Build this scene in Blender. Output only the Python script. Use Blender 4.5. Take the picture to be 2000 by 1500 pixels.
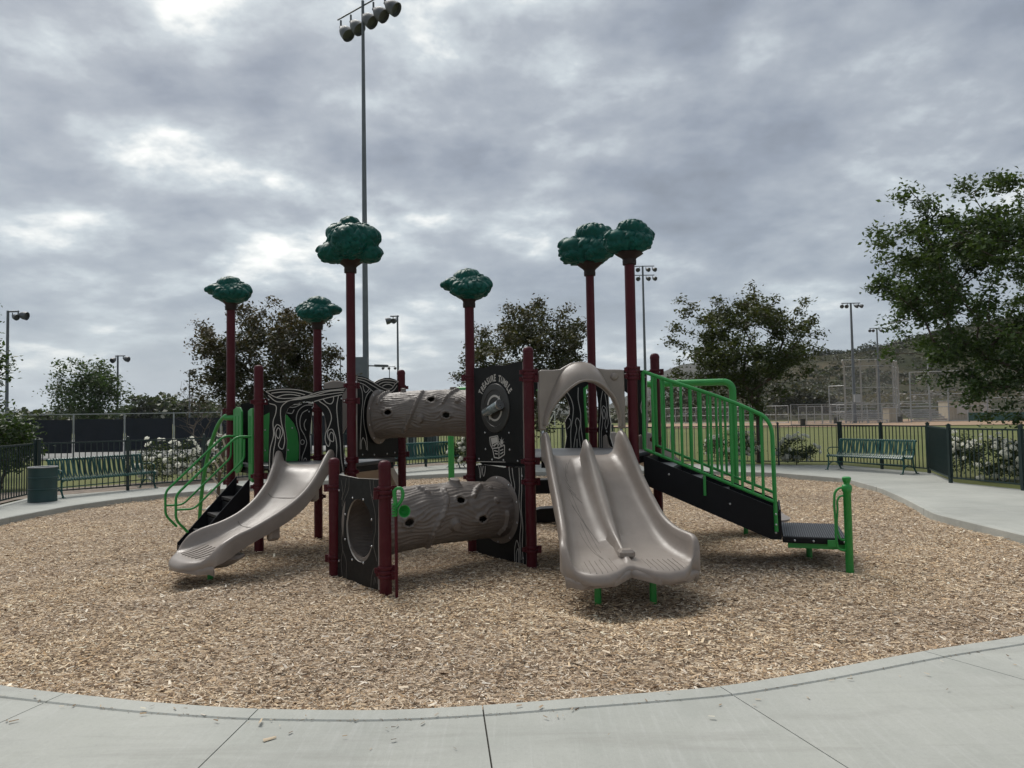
import bpy, bmesh, math, random
import numpy as np
from mathutils import Vector, Matrix, noise as mnoise
random.seed(7); RNG = np.random.default_rng(7)
for o in list(bpy.data.objects): bpy.data.objects.remove(o)
SC = bpy.context.scene
COL = SC.collection
# ------------------------------------------------------------------ camera
F = 1430.0; PITCH = math.radians(2.48); ROLL = 0.017; ZC = 1.8
cam_data = bpy.data.cameras.new('camera'); cam = bpy.data.objects.new('camera', cam_data); COL.objects.link(cam)
cam_data.sensor_width = 36; cam_data.lens = F / 2000 * 36; cam_data.clip_end = 6000; cam_data.clip_start = 0.05
CR = Matrix.Rotation(math.pi / 2 + PITCH, 3, 'X') @ Matrix.Rotation(-ROLL, 3, 'Z')
cam.matrix_world = Matrix.Translation((0, 0, ZC)) @ CR.to_4x4()
SC.camera = cam
SC.render.resolution_x = 1024; SC.render.resolution_y = 768
SC.view_settings.view_transform = 'Standard'; SC.view_settings.look = 'None'
SC.view_settings.gamma = 1; SC.view_settings.exposure = 1.1; SC.view_settings.use_curve_mapping = False
# ------------------------------------------------------------------ sun and overcast sky
SUN_AZ = math.radians(-34); SUN_EL = math.radians(54)
sun_data = bpy.data.lights.new('sun', 'SUN'); sun_data.energy = 1.5; sun_data.angle = math.radians(32); sun_data.color = (1.0, 0.96, 0.9)
sun = bpy.data.objects.new('sun', sun_data); COL.objects.link(sun)
SD = Vector((math.sin(SUN_AZ) * math.cos(SUN_EL), math.cos(SUN_AZ) * math.cos(SUN_EL), math.sin(SUN_EL)))
sun.rotation_euler = SD.to_track_quat('Z', 'Y').to_euler(); sun.location = (0, 0, 30)

class NT:
    def __init__(s, tree): s.t = tree; s.n = tree.nodes; s.l = tree.links
    def node(s, typ, **kw):
        nd = s.n.new(typ)
        for k, v in kw.items():
            if k.startswith('i_'): nd.inputs[k[2:].replace('_', ' ')].default_value = v
            else: setattr(nd, k, v)
        return nd
    def link(s, a, b): s.l.new(a, b)
    def set(s, sock, v):
        if isinstance(v, bpy.types.NodeSocket): s.l.new(v, sock)
        else: sock.default_value = v
    def math(s, op, a, b=0.0, c=None, clamp=False):
        nd = s.n.new('ShaderNodeMath'); nd.operation = op; nd.use_clamp = clamp
        s.set(nd.inputs[0], a); s.set(nd.inputs[1], b)
        if c is not None: s.set(nd.inputs[2], c)
        return nd.outputs[0]
    def mix(s, f, a, b, typ='MIX'):
        nd = s.n.new('ShaderNodeMix'); nd.data_type = 'RGBA'; nd.blend_type = typ
        s.set(nd.inputs[0], f); s.set(nd.inputs[6], a); s.set(nd.inputs[7], b)
        return nd.outputs[2]
    def ramp(s, f, stops):
        nd = s.n.new('ShaderNodeValToRGB'); e = nd.color_ramp.elements
        while len(e) > 1: e.remove(e[-1])
        e[0].position = stops[0][0]; e[0].color = (*stops[0][1], 1)
        for p, c in stops[1:]:
            x = e.new(p); x.color = (*c, 1)
        s.set(nd.inputs[0], f); return nd.outputs[0]
    def noise(s, vec, scale, detail=4, rough=0.5, dist=0.0):
        nd = s.n.new('ShaderNodeTexNoise'); nd.inputs['Scale'].default_value = scale; nd.inputs['Detail'].default_value = detail
        nd.inputs['Roughness'].default_value = rough; nd.inputs['Distortion'].default_value = dist
        if vec is not None: s.l.new(vec, nd.inputs['Vector'])
        return nd.outputs['Fac']

W = bpy.data.worlds.new('World'); SC.world = W; W.use_nodes = True
T = NT(W.node_tree); T.n.clear()
out = T.node('ShaderNodeOutputWorld'); bg = T.node('ShaderNodeBackground')
sky = T.node('ShaderNodeTexSky'); sky.sky_type = 'NISHITA'; sky.sun_disc = False
sky.sun_elevation = SUN_EL; sky.sun_rotation = SUN_AZ; sky.dust_density = 2.0
tc = T.node('ShaderNodeTexCoord'); sep = T.node('ShaderNodeSeparateXYZ'); T.link(tc.outputs['Generated'], sep.inputs[0])
zz = T.math('MAXIMUM', sep.outputs[2], 0.0)
den = T.math('ADD', zz, 0.26)
comb = T.node('ShaderNodeCombineXYZ')
T.link(T.math('DIVIDE', sep.outputs[0], den), comb.inputs[0]); T.link(T.math('DIVIDE', sep.outputs[1], den), comb.inputs[1])
mp = T.node('ShaderNodeMapping'); mp.inputs['Location'].default_value = (44.2, 2.6, 0); T.link(comb.outputs[0], mp.inputs['Vector'])
big = T.noise(mp.outputs[0], 1.0, 3, 0.5, 0.1)
med = T.noise(mp.outputs[0], 2.5, 10, 0.55, 0.12)
fin = T.noise(mp.outputs[0], 8.0, 8, 0.6, 0.0)
# breaks in the deck are stronger towards the sun (front left)
dot = T.node('ShaderNodeVectorMath'); dot.operation = 'DOT_PRODUCT'; T.link(tc.outputs['Generated'], dot.inputs[0]); dot.inputs[1].default_value = tuple(SD)
toward = T.math('MULTIPLY_ADD', dot.outputs['Value'], 0.5, 0.5)
toward = T.math('POWER', T.math('MAXIMUM', toward, 0.0), 5.0)
thick = T.math('ADD', T.math('MULTIPLY', big, 0.5), T.math('ADD', T.math('MULTIPLY', med, 0.68), T.math('MULTIPLY', fin, 0.2)))
thick = T.math('ADD', thick, T.math('MULTIPLY', toward, 0.085))
CL = T.ramp(thick, [(0.545, (0.165, 0.187, 0.222)), (0.645, (0.225, 0.256, 0.305)), (0.735, (0.32, 0.352, 0.392)), (0.80, (0.46, 0.505, 0.535)), (0.875, (0.88, 0.88, 0.84))])
skyc = T.mix(1.0, sky.outputs[0], (0.085, 0.085, 0.085, 1), 'MULTIPLY')
# low haze band and a glimpse of sky between the clouds
hz = T.math('POWER', T.math('SUBTRACT', 1.0, T.math('MINIMUM', T.math('MULTIPLY', zz, 2.7), 1.0)), 2.0)
CL = T.mix(T.math('MULTIPLY', hz, 0.7), CL, (0.365, 0.435, 0.49, 1))
CL = T.mix(0.08, CL, skyc)
warm = T.mix(T.math('MULTIPLY', toward, 0.2), CL, (1.25, 1.2, 1.1, 1), 'MULTIPLY')
T.link(warm, bg.inputs[0]); bg.inputs[1].default_value = 0.63
T.link(bg.outputs[0], out.inputs[0])

# ------------------------------------------------------------------ pixel helpers (photo pixels -> places in the world)
def ray(x, y): return CR @ Vector(((x - 1000) / F, (750 - y) / F, -1))
def at(x, y, Y):
    d = ray(x, y); return Vector((0, 0, ZC)) + d * (Y / d.y)
def gnd(x, y, z=0.0):
    d = ray(x, y); return Vector((0, 0, ZC)) + d * ((z - ZC) / d.z)
class Plane:
    """upright plane through a->b (2D); n is its outward side (right-hand of a->b turned towards -n)"""
    def __init__(s, a, b, off=0.0):
        s.a = Vector((a[0], a[1], 0)); d = Vector((b[0] - a[0], b[1] - a[1], 0)); s.L = d.length; s.u = d.normalized()
        s.n = Vector((s.u.y, -s.u.x, 0)); s.a = s.a + s.n * off
    def px(s, x, y):
        d = ray(x, y); c = Vector((0, 0, ZC)); t = (s.a - c).dot(s.n) / d.dot(s.n); p = c + d * t
        return ((p - s.a).dot(s.u), p.z)
    def p(s, u, v, d=0.0): return s.a + s.u * u + s.n * d + Vector((0, 0, v))

# ------------------------------------------------------------------ materials
MATS = {}
def mat(name, col, rough=0.5, var=0.12, scale=8.0, spec=0.5, metal=0.0, bump=0.0, bscale=60.0, dirt=0.0, dirtcol=(0.3, 0.26, 0.2), coat=0.0, coords='Object'):
    if name in MATS: return MATS[name]
    m = bpy.data.materials.new(name); m.use_nodes = True; t = NT(m.node_tree); b = t.n['Principled BSDF']
    tc = t.node('ShaderNodeTexCoord'); v = tc.outputs[coords]
    n1 = t.noise(v, scale, 5, 0.6)
    lo = tuple(c * (1 - var) for c in col) + (1,); hi = tuple(min(1, c * (1 + var)) for c in col) + (1,)
    c = t.mix(t.math('MULTIPLY_ADD', n1, 2.4, -0.7, clamp=True), lo, hi)
    if dirt > 0:
        n2 = t.noise(v, scale * 2.7, 8, 0.7)
        c = t.mix(t.math('MULTIPLY', t.math('MULTIPLY_ADD', n2, 5.0, -2.6, clamp=True), dirt), c, (*dirtcol, 1))
    t.link(c, b.inputs['Base Color'])
    t.link(t.math('MULTIPLY_ADD', t.noise(v, scale * 4, 4, 0.6), 0.3, rough - 0.15, clamp=True), b.inputs['Roughness'])
    b.inputs['Specular IOR Level'].default_value = spec; b.inputs['Metallic'].default_value = metal
    if coat: b.inputs['Coat Weight'].default_value = coat
    if bump > 0:
        bp = t.node('ShaderNodeBump'); bp.inputs['Strength'].default_value = bump; bp.inputs['Distance'].default_value = 0.01
        t.link(t.noise(v, bscale, 6, 0.65), bp.inputs['Height']); t.link(bp.outputs[0], b.inputs['Normal'])
    MATS[name] = m; return m
M_MAROON = mat('maroon_powder_coat', (0.068, 0.0075, 0.0125), 0.42, 0.15, 3, spec=0.2, dirt=0.14, dirtcol=(0.14, 0.07, 0.06))
M_GREEN = mat('bright_green_coat', (0.02, 0.245, 0.042), 0.38, 0.12, 4, dirt=0.10, dirtcol=(0.12, 0.2, 0.1))
M_TOP = mat('topper_green_plastic', (0.002, 0.066, 0.052), 0.45, 0.25, 6, spec=0.2, bump=0.25, bscale=30)
M_CUP = mat('topper_trunk_plastic', (0.026, 0.016, 0.014), 0.55, 0.2, 6, spec=0.2)  # brown darkened: the shadow under the foliage is put into the base colour
M_BEIGE = mat('beige_slide_plastic', (0.245, 0.207, 0.177), 0.36, 0.10, 4, dirt=0.15, dirtcol=(0.36, 0.31, 0.27), bump=0.03, bscale=180)
M_GROOVE_SHADE = mat('slide_groove_shade', (0.14, 0.118, 0.10), 0.6)  # darker beige on raised tubes: the recess shade is put into the colour
M_BARK = mat('tunnel_plastic', (0.155, 0.13, 0.112), 0.5, 0.14, 7, dirt=0.12, dirtcol=(0.22, 0.19, 0.16), bump=0.15, bscale=45)
M_PANEL = mat('charcoal_panel', (0.0105, 0.0105, 0.0102), 0.5, 0.2, 4, spec=0.14, bump=0.06, bscale=150, dirt=0.06, dirtcol=(0.04, 0.037, 0.034))
M_LINE = mat('routed_line', (0.46, 0.43, 0.39), 0.6, 0.1)
M_BLACK = mat('black_coated_metal', (0.004, 0.0045, 0.0065), 0.5, 0.25, 10, spec=0.22, bump=0.1, bscale=220)
M_DECK = mat('deck_coating', (0.045, 0.048, 0.055), 0.42, 0.15, 12, dirt=0.3, dirtcol=(0.12, 0.11, 0.10), bump=0.1, bscale=160)
M_STEEL = mat('bolt_steel', (0.55, 0.55, 0.55), 0.3, 0.1, metal=0.9)
M_WHITE = mat('white_rung', (0.55, 0.54, 0.50), 0.45, 0.1)
M_FENCE = mat('fence_green', (0.006, 0.022, 0.021), 0.45, 0.2, 2)
M_BENCH = mat('bench_green', (0.008, 0.075, 0.064), 0.36, 0.2, 3)
M_POLE = mat('galvanised_pole', (0.13, 0.145, 0.16), 0.55, 0.15, 2, metal=0.3)
M_LAMP = mat('floodlight_grey', (0.10, 0.105, 0.11), 0.5, 0.2, 3, metal=0.2)
M_LAMPGLASS = mat('floodlight_lens', (0.30, 0.28, 0.24), 0.2, 0.1)
M_LINK = mat('chain_link_post', (0.33, 0.34, 0.34), 0.5, 0.12, 2, metal=0.3)

# ------------------------------------------------------------------ objects
ORG = {}
def origin(o): return ORG.get(o.name, Vector((0, 0, 0)))
def tag(o, label=None, cat=None, group=None, kind=None):
    if label: o['label'] = label
    if cat: o['category'] = cat
    if group: o['group'] = group
    if kind: o['kind'] = kind
    return o
def thing(name, label, cat, loc=(0, 0, 0), group=None, rz=0.0):
    o = bpy.data.objects.new(name, None); COL.objects.link(o); o.location = loc; o.rotation_euler.z = rz
    o.empty_display_size = 0.2; ORG[o.name] = Vector(loc)
    return tag(o, label, cat, group)
def link_mesh(name, me, parent=None, loc=None, rot=None, scale=None):
    o = bpy.data.objects.new(name, me); COL.objects.link(o)
    base = origin(parent) if parent else Vector((0, 0, 0))
    if parent: o.parent = parent
    if loc is not None: o.location = Vector(loc) - base
    if rot is not None: o.rotation_euler = rot
    if scale is not None: o.scale = scale
    return o
def copy_tree(o, parent=None):
    c = o.copy(); COL.objects.link(c); c.parent = parent
    for ch in o.children: copy_tree(ch, c)
    return c

class MB:
    def __init__(s): s.v = []; s.f = []; s.mi = []
    def add(s, vs, fs, mi=0):
        b = len(s.v); s.v.extend([tuple(x) for x in vs]); s.f.extend([tuple(i + b for i in f) for f in fs]); s.mi.extend([mi] * len(fs)); return s
    def box(s, c, size, u=None, w=None, mi=0):
        """box centred c; u = local x axis, w = local z axis"""
        u = Vector(u).normalized() if u is not None else Vector((1, 0, 0)); w = Vector(w).normalized() if w is not None else Vector((0, 0, 1))
        v = w.cross(u).normalized(); c = Vector(c); hx, hy, hz = size[0] / 2, size[1] / 2, size[2] / 2
        P = [c + u * (a * hx) + v * (b * hy) + w * (d * hz) for d in (-1, 1) for a, b in ((-1, -1), (1, -1), (1, 1), (-1, 1))]
        return s.add(P, [(3, 2, 1, 0), (4, 5, 6, 7), (0, 1, 5, 4), (1, 2, 6, 5), (2, 3, 7, 6), (3, 0, 4, 7)], mi)
    def tube(s, pts, r, seg=10, caps=True, mi=0, closed=False):
        pts = [Vector(p) for p in pts]; n = len(pts); rs = r if isinstance(r, (list, tuple)) else [r] * n
        tans = []
        for i in range(n):
            a = pts[i - 1] if (i > 0 or closed) else pts[i]; b = pts[(i + 1) % n] if (i < n - 1 or closed) else pts[i]
            tans.append((b - a).normalized())
        t0 = tans[0]; ref = Vector((0, 0, 1)) if abs(t0.z) < 0.9 else Vector((1, 0, 0)); nx = ref.cross(t0).normalized()
        V = []
        for i in range(n):
            t = tans[i]; nx = (nx - t * nx.dot(t)).normalized(); ny = t.cross(nx)
            for k in range(seg):
                a = 2 * math.pi * k / seg; V.append(pts[i] + (nx * math.cos(a) + ny * math.sin(a)) * rs[i])
        Fs = []
        for i in range(n if closed else n - 1):
            j = (i + 1) % n
            for k in range(seg): Fs.append((i * seg + k, i * seg + (k + 1) % seg, j * seg + (k + 1) % seg, j * seg + k))
        if caps and not closed: Fs += [tuple(range(seg))[::-1], tuple((n - 1) * seg + k for k in range(seg))]
        return s.add(V, Fs, mi)
    def lathe(s, c, prof, seg=16, axis=None, mi=0, caps=True):
        c = Vector(c); w = Vector(axis).normalized() if axis is not None else Vector((0, 0, 1))
        ref = Vector((1, 0, 0)) if abs(w.x) < 0.9 else Vector((0, 1, 0)); u = (ref - w * ref.dot(w)).normalized(); v = w.cross(u)
        V = [c + w * z + (u * math.cos(2 * math.pi * k / seg) + v * math.sin(2 * math.pi * k / seg)) * r for r, z in prof for k in range(seg)]
        Fs = [(i * seg + k, i * seg + (k + 1) % seg, (i + 1) * seg + (k + 1) % seg, (i + 1) * seg + k) for i in range(len(prof) - 1) for k in range(seg)]
        if caps and prof[0][0] > 1e-4: Fs.append(tuple(range(seg))[::-1])
        if caps and prof[-1][0] > 1e-4: Fs.append(tuple((len(prof) - 1) * seg + k for k in range(seg)))
        return s.add(V, Fs, mi)
    def prism(s, P, d, mi=0, side=None):
        """P: list of 3D points (planar polygon), d: extrusion vector"""
        n = len(P); d = Vector(d); P = [Vector(p) for p in P]
        nrm = Vector((0, 0, 0))
        for i in range(n): nrm += P[i].cross(P[(i + 1) % n])
        if nrm.dot(d) > 0: P = P[::-1]
        b = len(s.v); s.v.extend([tuple(p) for p in P] + [tuple(p + d) for p in P])
        s.f.append(tuple(range(b, b + n))); s.f.append(tuple(range(b + 2 * n - 1, b + n - 1, -1))); s.mi += [mi, mi]
        for i in range(n):
            j = (i + 1) % n; s.f.append((b + j, b + i, b + n + i, b + n + j)); s.mi.append(mi if side is None else side)
        return s
    def mesh(s, name, mats, smooth=None, off=None):
        me = bpy.data.meshes.new(name); off = off or Vector((0, 0, 0))
        me.from_pydata([(x[0] - off.x, x[1] - off.y, x[2] - off.z) for x in s.v], [], s.f)
        mats = mats if isinstance(mats, (list, tuple)) else [mats]
        for m in mats: me.materials.append(m)
        if len(mats) > 1: me.polygons.foreach_set('material_index', s.mi)
        if smooth is not None:
            me.polygons.foreach_set('use_smooth', [True] * len(me.polygons))
            if smooth < 180: me.set_sharp_from_angle(angle=math.radians(smooth))
        me.update(); return me
    def build(s, name, mats, parent=None, smooth=None):
        off = origin(parent) if parent else Vector((0, 0, 0))
        o = bpy.data.objects.new(name, s.mesh(name, mats, smooth, off)); COL.objects.link(o)
        if parent: o.parent = parent; ORG[o.name] = off
        return o
def np_mesh(name, V, Fq, mats, smooth=False):
    """V (n,3), Fq (m,k) arrays with equal face size"""
    me = bpy.data.meshes.new(name); n, k = Fq.shape
    me.vertices.add(len(V)); me.vertices.foreach_set('co', np.ascontiguousarray(V, dtype=np.float32).ravel())
    me.loops.add(n * k); me.loops.foreach_set('vertex_index', np.ascontiguousarray(Fq, dtype=np.int32).ravel())
    me.polygons.add(n); me.polygons.foreach_set('loop_start', np.arange(0, n * k, k, dtype=np.int32))
    if smooth: me.polygons.foreach_set('use_smooth', np.ones(n, dtype=bool))
    for m in (mats if isinstance(mats, (list, tuple)) else [mats]): me.materials.append(m)
    me.update(calc_edges=True); return me
def crom(keys, n):
    """Catmull-Rom through keys (list of tuples), n samples, chord spaced on the first 3 entries"""
    K = np.array(keys, float); d = np.linalg.norm(np.diff(K[:, :min(3, K.shape[1])], axis=0), axis=1); t = np.concatenate([[0], np.cumsum(np.maximum(d, 1e-6))])
    m = np.gradient(K, t, axis=0); out = []
    for q in np.linspace(0, t[-1], n):
        i = min(len(t) - 2, max(0, int(np.searchsorted(t, q) - 1))); h = t[i + 1] - t[i]; s = (q - t[i]) / h
        out.append((2 * s**3 - 3 * s**2 + 1) * K[i] + (s**3 - 2 * s**2 + s) * h * m[i] + (-2 * s**3 + 3 * s**2) * K[i + 1] + (s**3 - s**2) * h * m[i + 1])
    return np.array(out)
def smooth_pts(P, n): return [Vector(q) for q in crom([tuple(p) for p in P], n)]
def vnoise(P, f, seed=0.0):
    return np.array([mnoise.noise(Vector((p[0] * f + seed, p[1] * f - seed, p[2] * f + 2 * seed))) for p in P])
def fit_len(P, step):
    L = sum((P[i + 1] - P[i]).length for i in range(len(P) - 1)); return L
# ================================================================== SETTING
ZP = 0.12     # walkway level above the wood chips
CX, CY = -1.0, 12.2
def gxy(L, z=ZP): return [tuple(gnd(x, y, z)[:2]) for x, y in L]
near_px = [(0, 1338), (130, 1352), (300, 1370), (500, 1383), (750, 1386), (942, 1376), (1200, 1356), (1405, 1340), (1600, 1308), (1800, 1270), (2000, 1240)]
right_px = [(2000, 1045), (1825, 1003), (1760, 970), (1720, 953), (1650, 934), (1517, 923), (1300, 918)]
far_px = [(912, 923), (792, 929), (640, 938), (500, 949), (325, 964), (233, 974), (133, 988), (0, 1013)]
chip_poly = gxy(near_px) + [(5.2, 6.2), (6.2, 7.4), (6.75, 8.6)] + gxy(right_px) + gxy(far_px) + [(-8.6, 10.6), (-7.4, 8.3), (-5.6, 6.1)]
P_F1a, P_F1, P_F2, P_F3, P_F4, P_G, P_F5 = [Vector((*q, ZP)) for q in gxy([(0, 989), (68, 972), (912, 905), (1640, 909), (1815, 924), (1857, 943), (2000, 958)])]
P_F0 = P_F1 + (P_F1a - P_F1).normalized() * 7.5
P_F6 = P_F4 + (P_F5 - P_G).normalized() * 0 + (P_F5 - P_G).normalized() * 8.0 + (P_G - P_F4)
def outw(p, d=0.22):
    q = Vector((p.x - CX, p.y - CY, 0)).normalized() * d; return (p.x + q.x, p.y + q.y)
out_poly = [(9.5, -5), (13.0, 3), outw(P_F6), outw(P_F5), outw(P_G), outw(P_F4), outw(P_F3), outw(P_F2), outw(P_F1), outw(P_F0), (-11.5, 2), (-9.5, -5)]
def rpoly(poly, th):
    dx, dy = math.cos(th), math.sin(th); best = None
    for i in range(len(poly)):
        x1, y1 = poly[i][0] - CX, poly[i][1] - CY; x2, y2 = poly[(i + 1) % len(poly)][0] - CX, poly[(i + 1) % len(poly)][1] - CY
        ex, ey = x2 - x1, y2 - y1; den = dx * ey - dy * ex
        if abs(den) < 1e-9: continue
        t = (x1 * ey - y1 * ex) / den; s = (x1 * dy - y1 * dx) / den
        if t > 0 and -1e-6 <= s <= 1 + 1e-6 and (best is None or t > best): best = t
    return best or 8.0
NTH = 720
TH = np.arange(NTH) * 2 * math.pi / NTH
RC = np.array([rpoly(chip_poly, t) for t in TH])
for _ in range(10): RC = (np.roll(RC, 1) + 2 * RC + np.roll(RC, -1)) / 4
RO = np.array([rpoly(out_poly, t) for t in TH])
def rc(t): return float(np.interp(t % (2 * math.pi), np.append(TH, 2 * math.pi), np.append(RC, RC[0])))
def ro(t): return float(np.interp(t % (2 * math.pi), np.append(TH, 2 * math.pi), np.append(RO, RO[0])))
def polar(t, r, z): return (CX + math.cos(t) * r, CY + math.sin(t) * r, z)

# ground sheet (grass out to the horizon) -------------------------------------------------
def ground_mat():
    m = bpy.data.materials.new('grass_field'); m.use_nodes = True; t = NT(m.node_tree); b = t.n['Principled BSDF']
    geo = t.node('ShaderNodeNewGeometry'); P = geo.outputs['Position']
    n1 = t.noise(P, 0.12, 5, 0.6); n2 = t.noise(P, 2.5, 6, 0.7); n3 = t.noise(P, 18, 4, 0.7)
    c = t.mix(t.math('MULTIPLY_ADD', n1, 3.0, -1.0, clamp=True), (0.125, 0.15, 0.05, 1), (0.205, 0.195, 0.088, 1))
    c = t.mix(t.math('MULTIPLY_ADD', n2, 2.0, -0.6, clamp=True), c, (0.15, 0.168, 0.064, 1))
    c = t.mix(t.math('MULTIPLY_ADD', n3, 2.5, -0.9, clamp=True), t.mix(0.45, c, (0.05, 0.065, 0.02, 1)), c)
    t.link(c, b.inputs['Base Color']); b.inputs['Roughness'].default_value = 0.9; b.inputs['Specular IOR Level'].default_value = 0.1
    bp = t.node('ShaderNodeBump'); bp.inputs['Strength'].default_value = 0.8; bp.inputs['Distance'].default_value = 0.03
    t.link(n3, bp.inputs['Height']); t.link(bp.outputs[0], b.inputs['Normal'])
    return m
rings = [(-0.04, 0.05), (0.6, 0.07), (3, 0.07), (12, 0.06), (40, 0.05), (150, 0.0), (600, -0.2), (3500, -2)]
V = []; Fq = []
for i, (dr, z) in enumerate(rings):
    for k in range(NTH): V.append(polar(TH[k], RO[k] + dr, z))
for i in range(len(rings) - 1):
    for k in range(NTH):
        j = (k + 1) % NTH; Fq.append((i * NTH + k, (i + 1) * NTH + k, (i + 1) * NTH + j, i * NTH + j))
o = bpy.data.objects.new('ground', np_mesh('ground', np.array(V), np.array(Fq), ground_mat())); COL.objects.link(o); tag(o, kind='structure')

# concrete walkway: bedding, kerb segments, slabs ------------------------------------------
def concrete_mat():
    m = bpy.data.materials.new('broomed_concrete'); m.use_nodes = True; t = NT(m.node_tree); b = t.n['Principled BSDF']
    geo = t.node('ShaderNodeNewGeometry'); P = geo.outputs['Position']
    oi = t.node('ShaderNodeObjectInfo')
    n1 = t.noise(P, 0.55, 6, 0.62); n2 = t.noise(P, 3.3, 7, 0.7); n3 = t.noise(P, 55, 4, 0.75); n5 = t.noise(P, 260, 2, 0.6)
    mp = t.node('ShaderNodeMapping'); mp.inputs['Scale'].default_value = (22, 0.9, 1); mp.inputs['Rotation'].default_value = (0, 0, math.radians(17)); t.link(P, mp.inputs['Vector'])
    n4 = t.noise(mp.outputs[0], 1.6, 5, 0.62, 0.4)
    mp2 = t.node('ShaderNodeMapping'); mp2.inputs['Scale'].default_value = (0.5, 3.5, 1); mp2.inputs['Rotation'].default_value = (0, 0, math.radians(-30)); t.link(P, mp2.inputs['Vector'])
    n6 = t.noise(mp2.outputs[0], 1.1, 6, 0.68, 0.6)
    c = t.mix(t.math('MULTIPLY_ADD', n1, 2.6, -0.8, clamp=True), (0.335, 0.345, 0.315, 1), (0.465, 0.47, 0.425, 1))
    c = t.mix(t.math('MULTIPLY', t.math('MULTIPLY_ADD', n2, 3.2, -1.4, clamp=True), 0.35), c, (0.50, 0.50, 0.47, 1))
    c = t.mix(t.math('MULTIPLY', t.math('MULTIPLY_ADD', n4, 4.5, -2.4, clamp=True), 0.3), c, (0.55, 0.555, 0.53, 1))
    c = t.mix(t.math('MULTIPLY', t.math('MULTIPLY_ADD', n6, 5.0, -2.65, clamp=True), 0.5), c, (0.27, 0.265, 0.24, 1))
    c = t.mix(t.math('MULTIPLY', t.math('MULTIPLY_ADD', n3, 4.0, -1.9, clamp=True), 0.22), c, (0.25, 0.25, 0.235, 1))
    c = t.mix(t.math('MULTIPLY', t.math('MULTIPLY_ADD', n5, 4.0, -1.8, clamp=True), 0.25), c, (0.29, 0.29, 0.27, 1))
    c = t.mix(0.5, c, t.mix(oi.outputs['Random'], (0.80, 0.80, 0.80, 1), (1, 1, 1, 1)), 'MULTIPLY')
    t.link(c, b.inputs['Base Color']); b.inputs['Roughness'].default_value = 0.82; b.inputs['Specular IOR Level'].default_value = 0.25
    bp = t.node('ShaderNodeBump'); bp.inputs['Strength'].default_value = 0.35; bp.inputs['Distance'].default_value = 0.004
    t.link(t.math('ADD', n3, t.math('MULTIPLY', n4, 0.7)), bp.inputs['Height']); t.link(bp.outputs[0], b.inputs['Normal'])
    return m
M_CONC = concrete_mat()
M_BED = mat('joint_dirt', (0.045, 0.04, 0.033), 0.95, 0.3, 12)
mb = MB()
V = []; Fs = []
for k in range(NTH):
    V += [polar(TH[k], RC[k] + 0.02, -0.15), polar(TH[k], RC[k] + 0.02, ZP - 0.022), polar(TH[k], RO[k] - 0.06, ZP - 0.022)]
for k in range(NTH):
    j = (k + 1) % NTH
    for a in (0, 1): Fs.append((k * 3 + a, k * 3 + a + 1, j * 3 + a + 1, j * 3 + a))
walk = mb.add(V, Fs).build('walkway', M_BED); tag(walk, kind='structure')
def th_px(x, y):
    p = gnd(x, y, ZP); return math.atan2(p.y - CY, p.x - CX) % (2 * math.pi)
near_j = [th_px(*q) for q in ((130, 1352), (505, 1384), (942, 1376), (1405, 1340), (1800, 1270))]
joints = sorted(near_j)
a = joints[-1]
rest = joints[0] + 2 * math.pi - a; nres = 15
joints = joints + [(a + rest * i / nres) % (2 * math.pi) for i in range(1, nres)]
joints = sorted(joints); exp_j = near_j[2]
def sector(name, t0, t1, rin, rout, ztop, zbot, g0, g1, bev=0.006):
    n = max(4, int((t1 - t0) / math.radians(0.5))); mb = MB(); V = []
    for i in range(n + 1):
        t = t0 + (t1 - t0) * i / n
        a, b = rin(t), rout(t)
        ga = (g0 if i == 0 else 0) - (g1 if i == n else 0)
        ca, cb = ga / max(a, 1), ga / max(b, 1)
        e = bev
        V += [polar(t + ca, a, zbot), polar(t + ca, a, ztop - e), polar(t + ca, a + e, ztop), polar(t + cb, b - e, ztop), polar(t + cb, b, ztop - e), polar(t + cb, b, zbot)]
    Fs = []
    for i in range(n):
        for q in range(5): Fs.append((i * 6 + q, i * 6 + q + 1, (i + 1) * 6 + q + 1, (i + 1) * 6 + q))
    Fs += [tuple(range(6))[::-1], tuple(n * 6 + q for q in range(6))]
    mb.add(V, Fs)
    return mb.build(name, M_CONC, walk)
KW = 0.155
for i in range(len(joints)):
    t0, t1 = joints[i], joints[(i + 1) % len(joints)]
    if t1 < t0: t1 += 2 * math.pi
    g0 = 0.0045 if abs(t0 - exp_j) < 1e-6 else 0.0035; g1 = 0.0045 if abs(t1 % (2 * math.pi) - exp_j) < 1e-6 else 0.0035
    sector('kerb_segment', t0, t1, rc, lambda t: rc(t) + KW, ZP, -0.12, g0, g1, 0.012)
    sector('slab', t0, t1, lambda t: rc(t) + KW + 0.0045, lambda t: ro(t) - 0.05, ZP - 0.003, 0.06, g0, g1)

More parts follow.
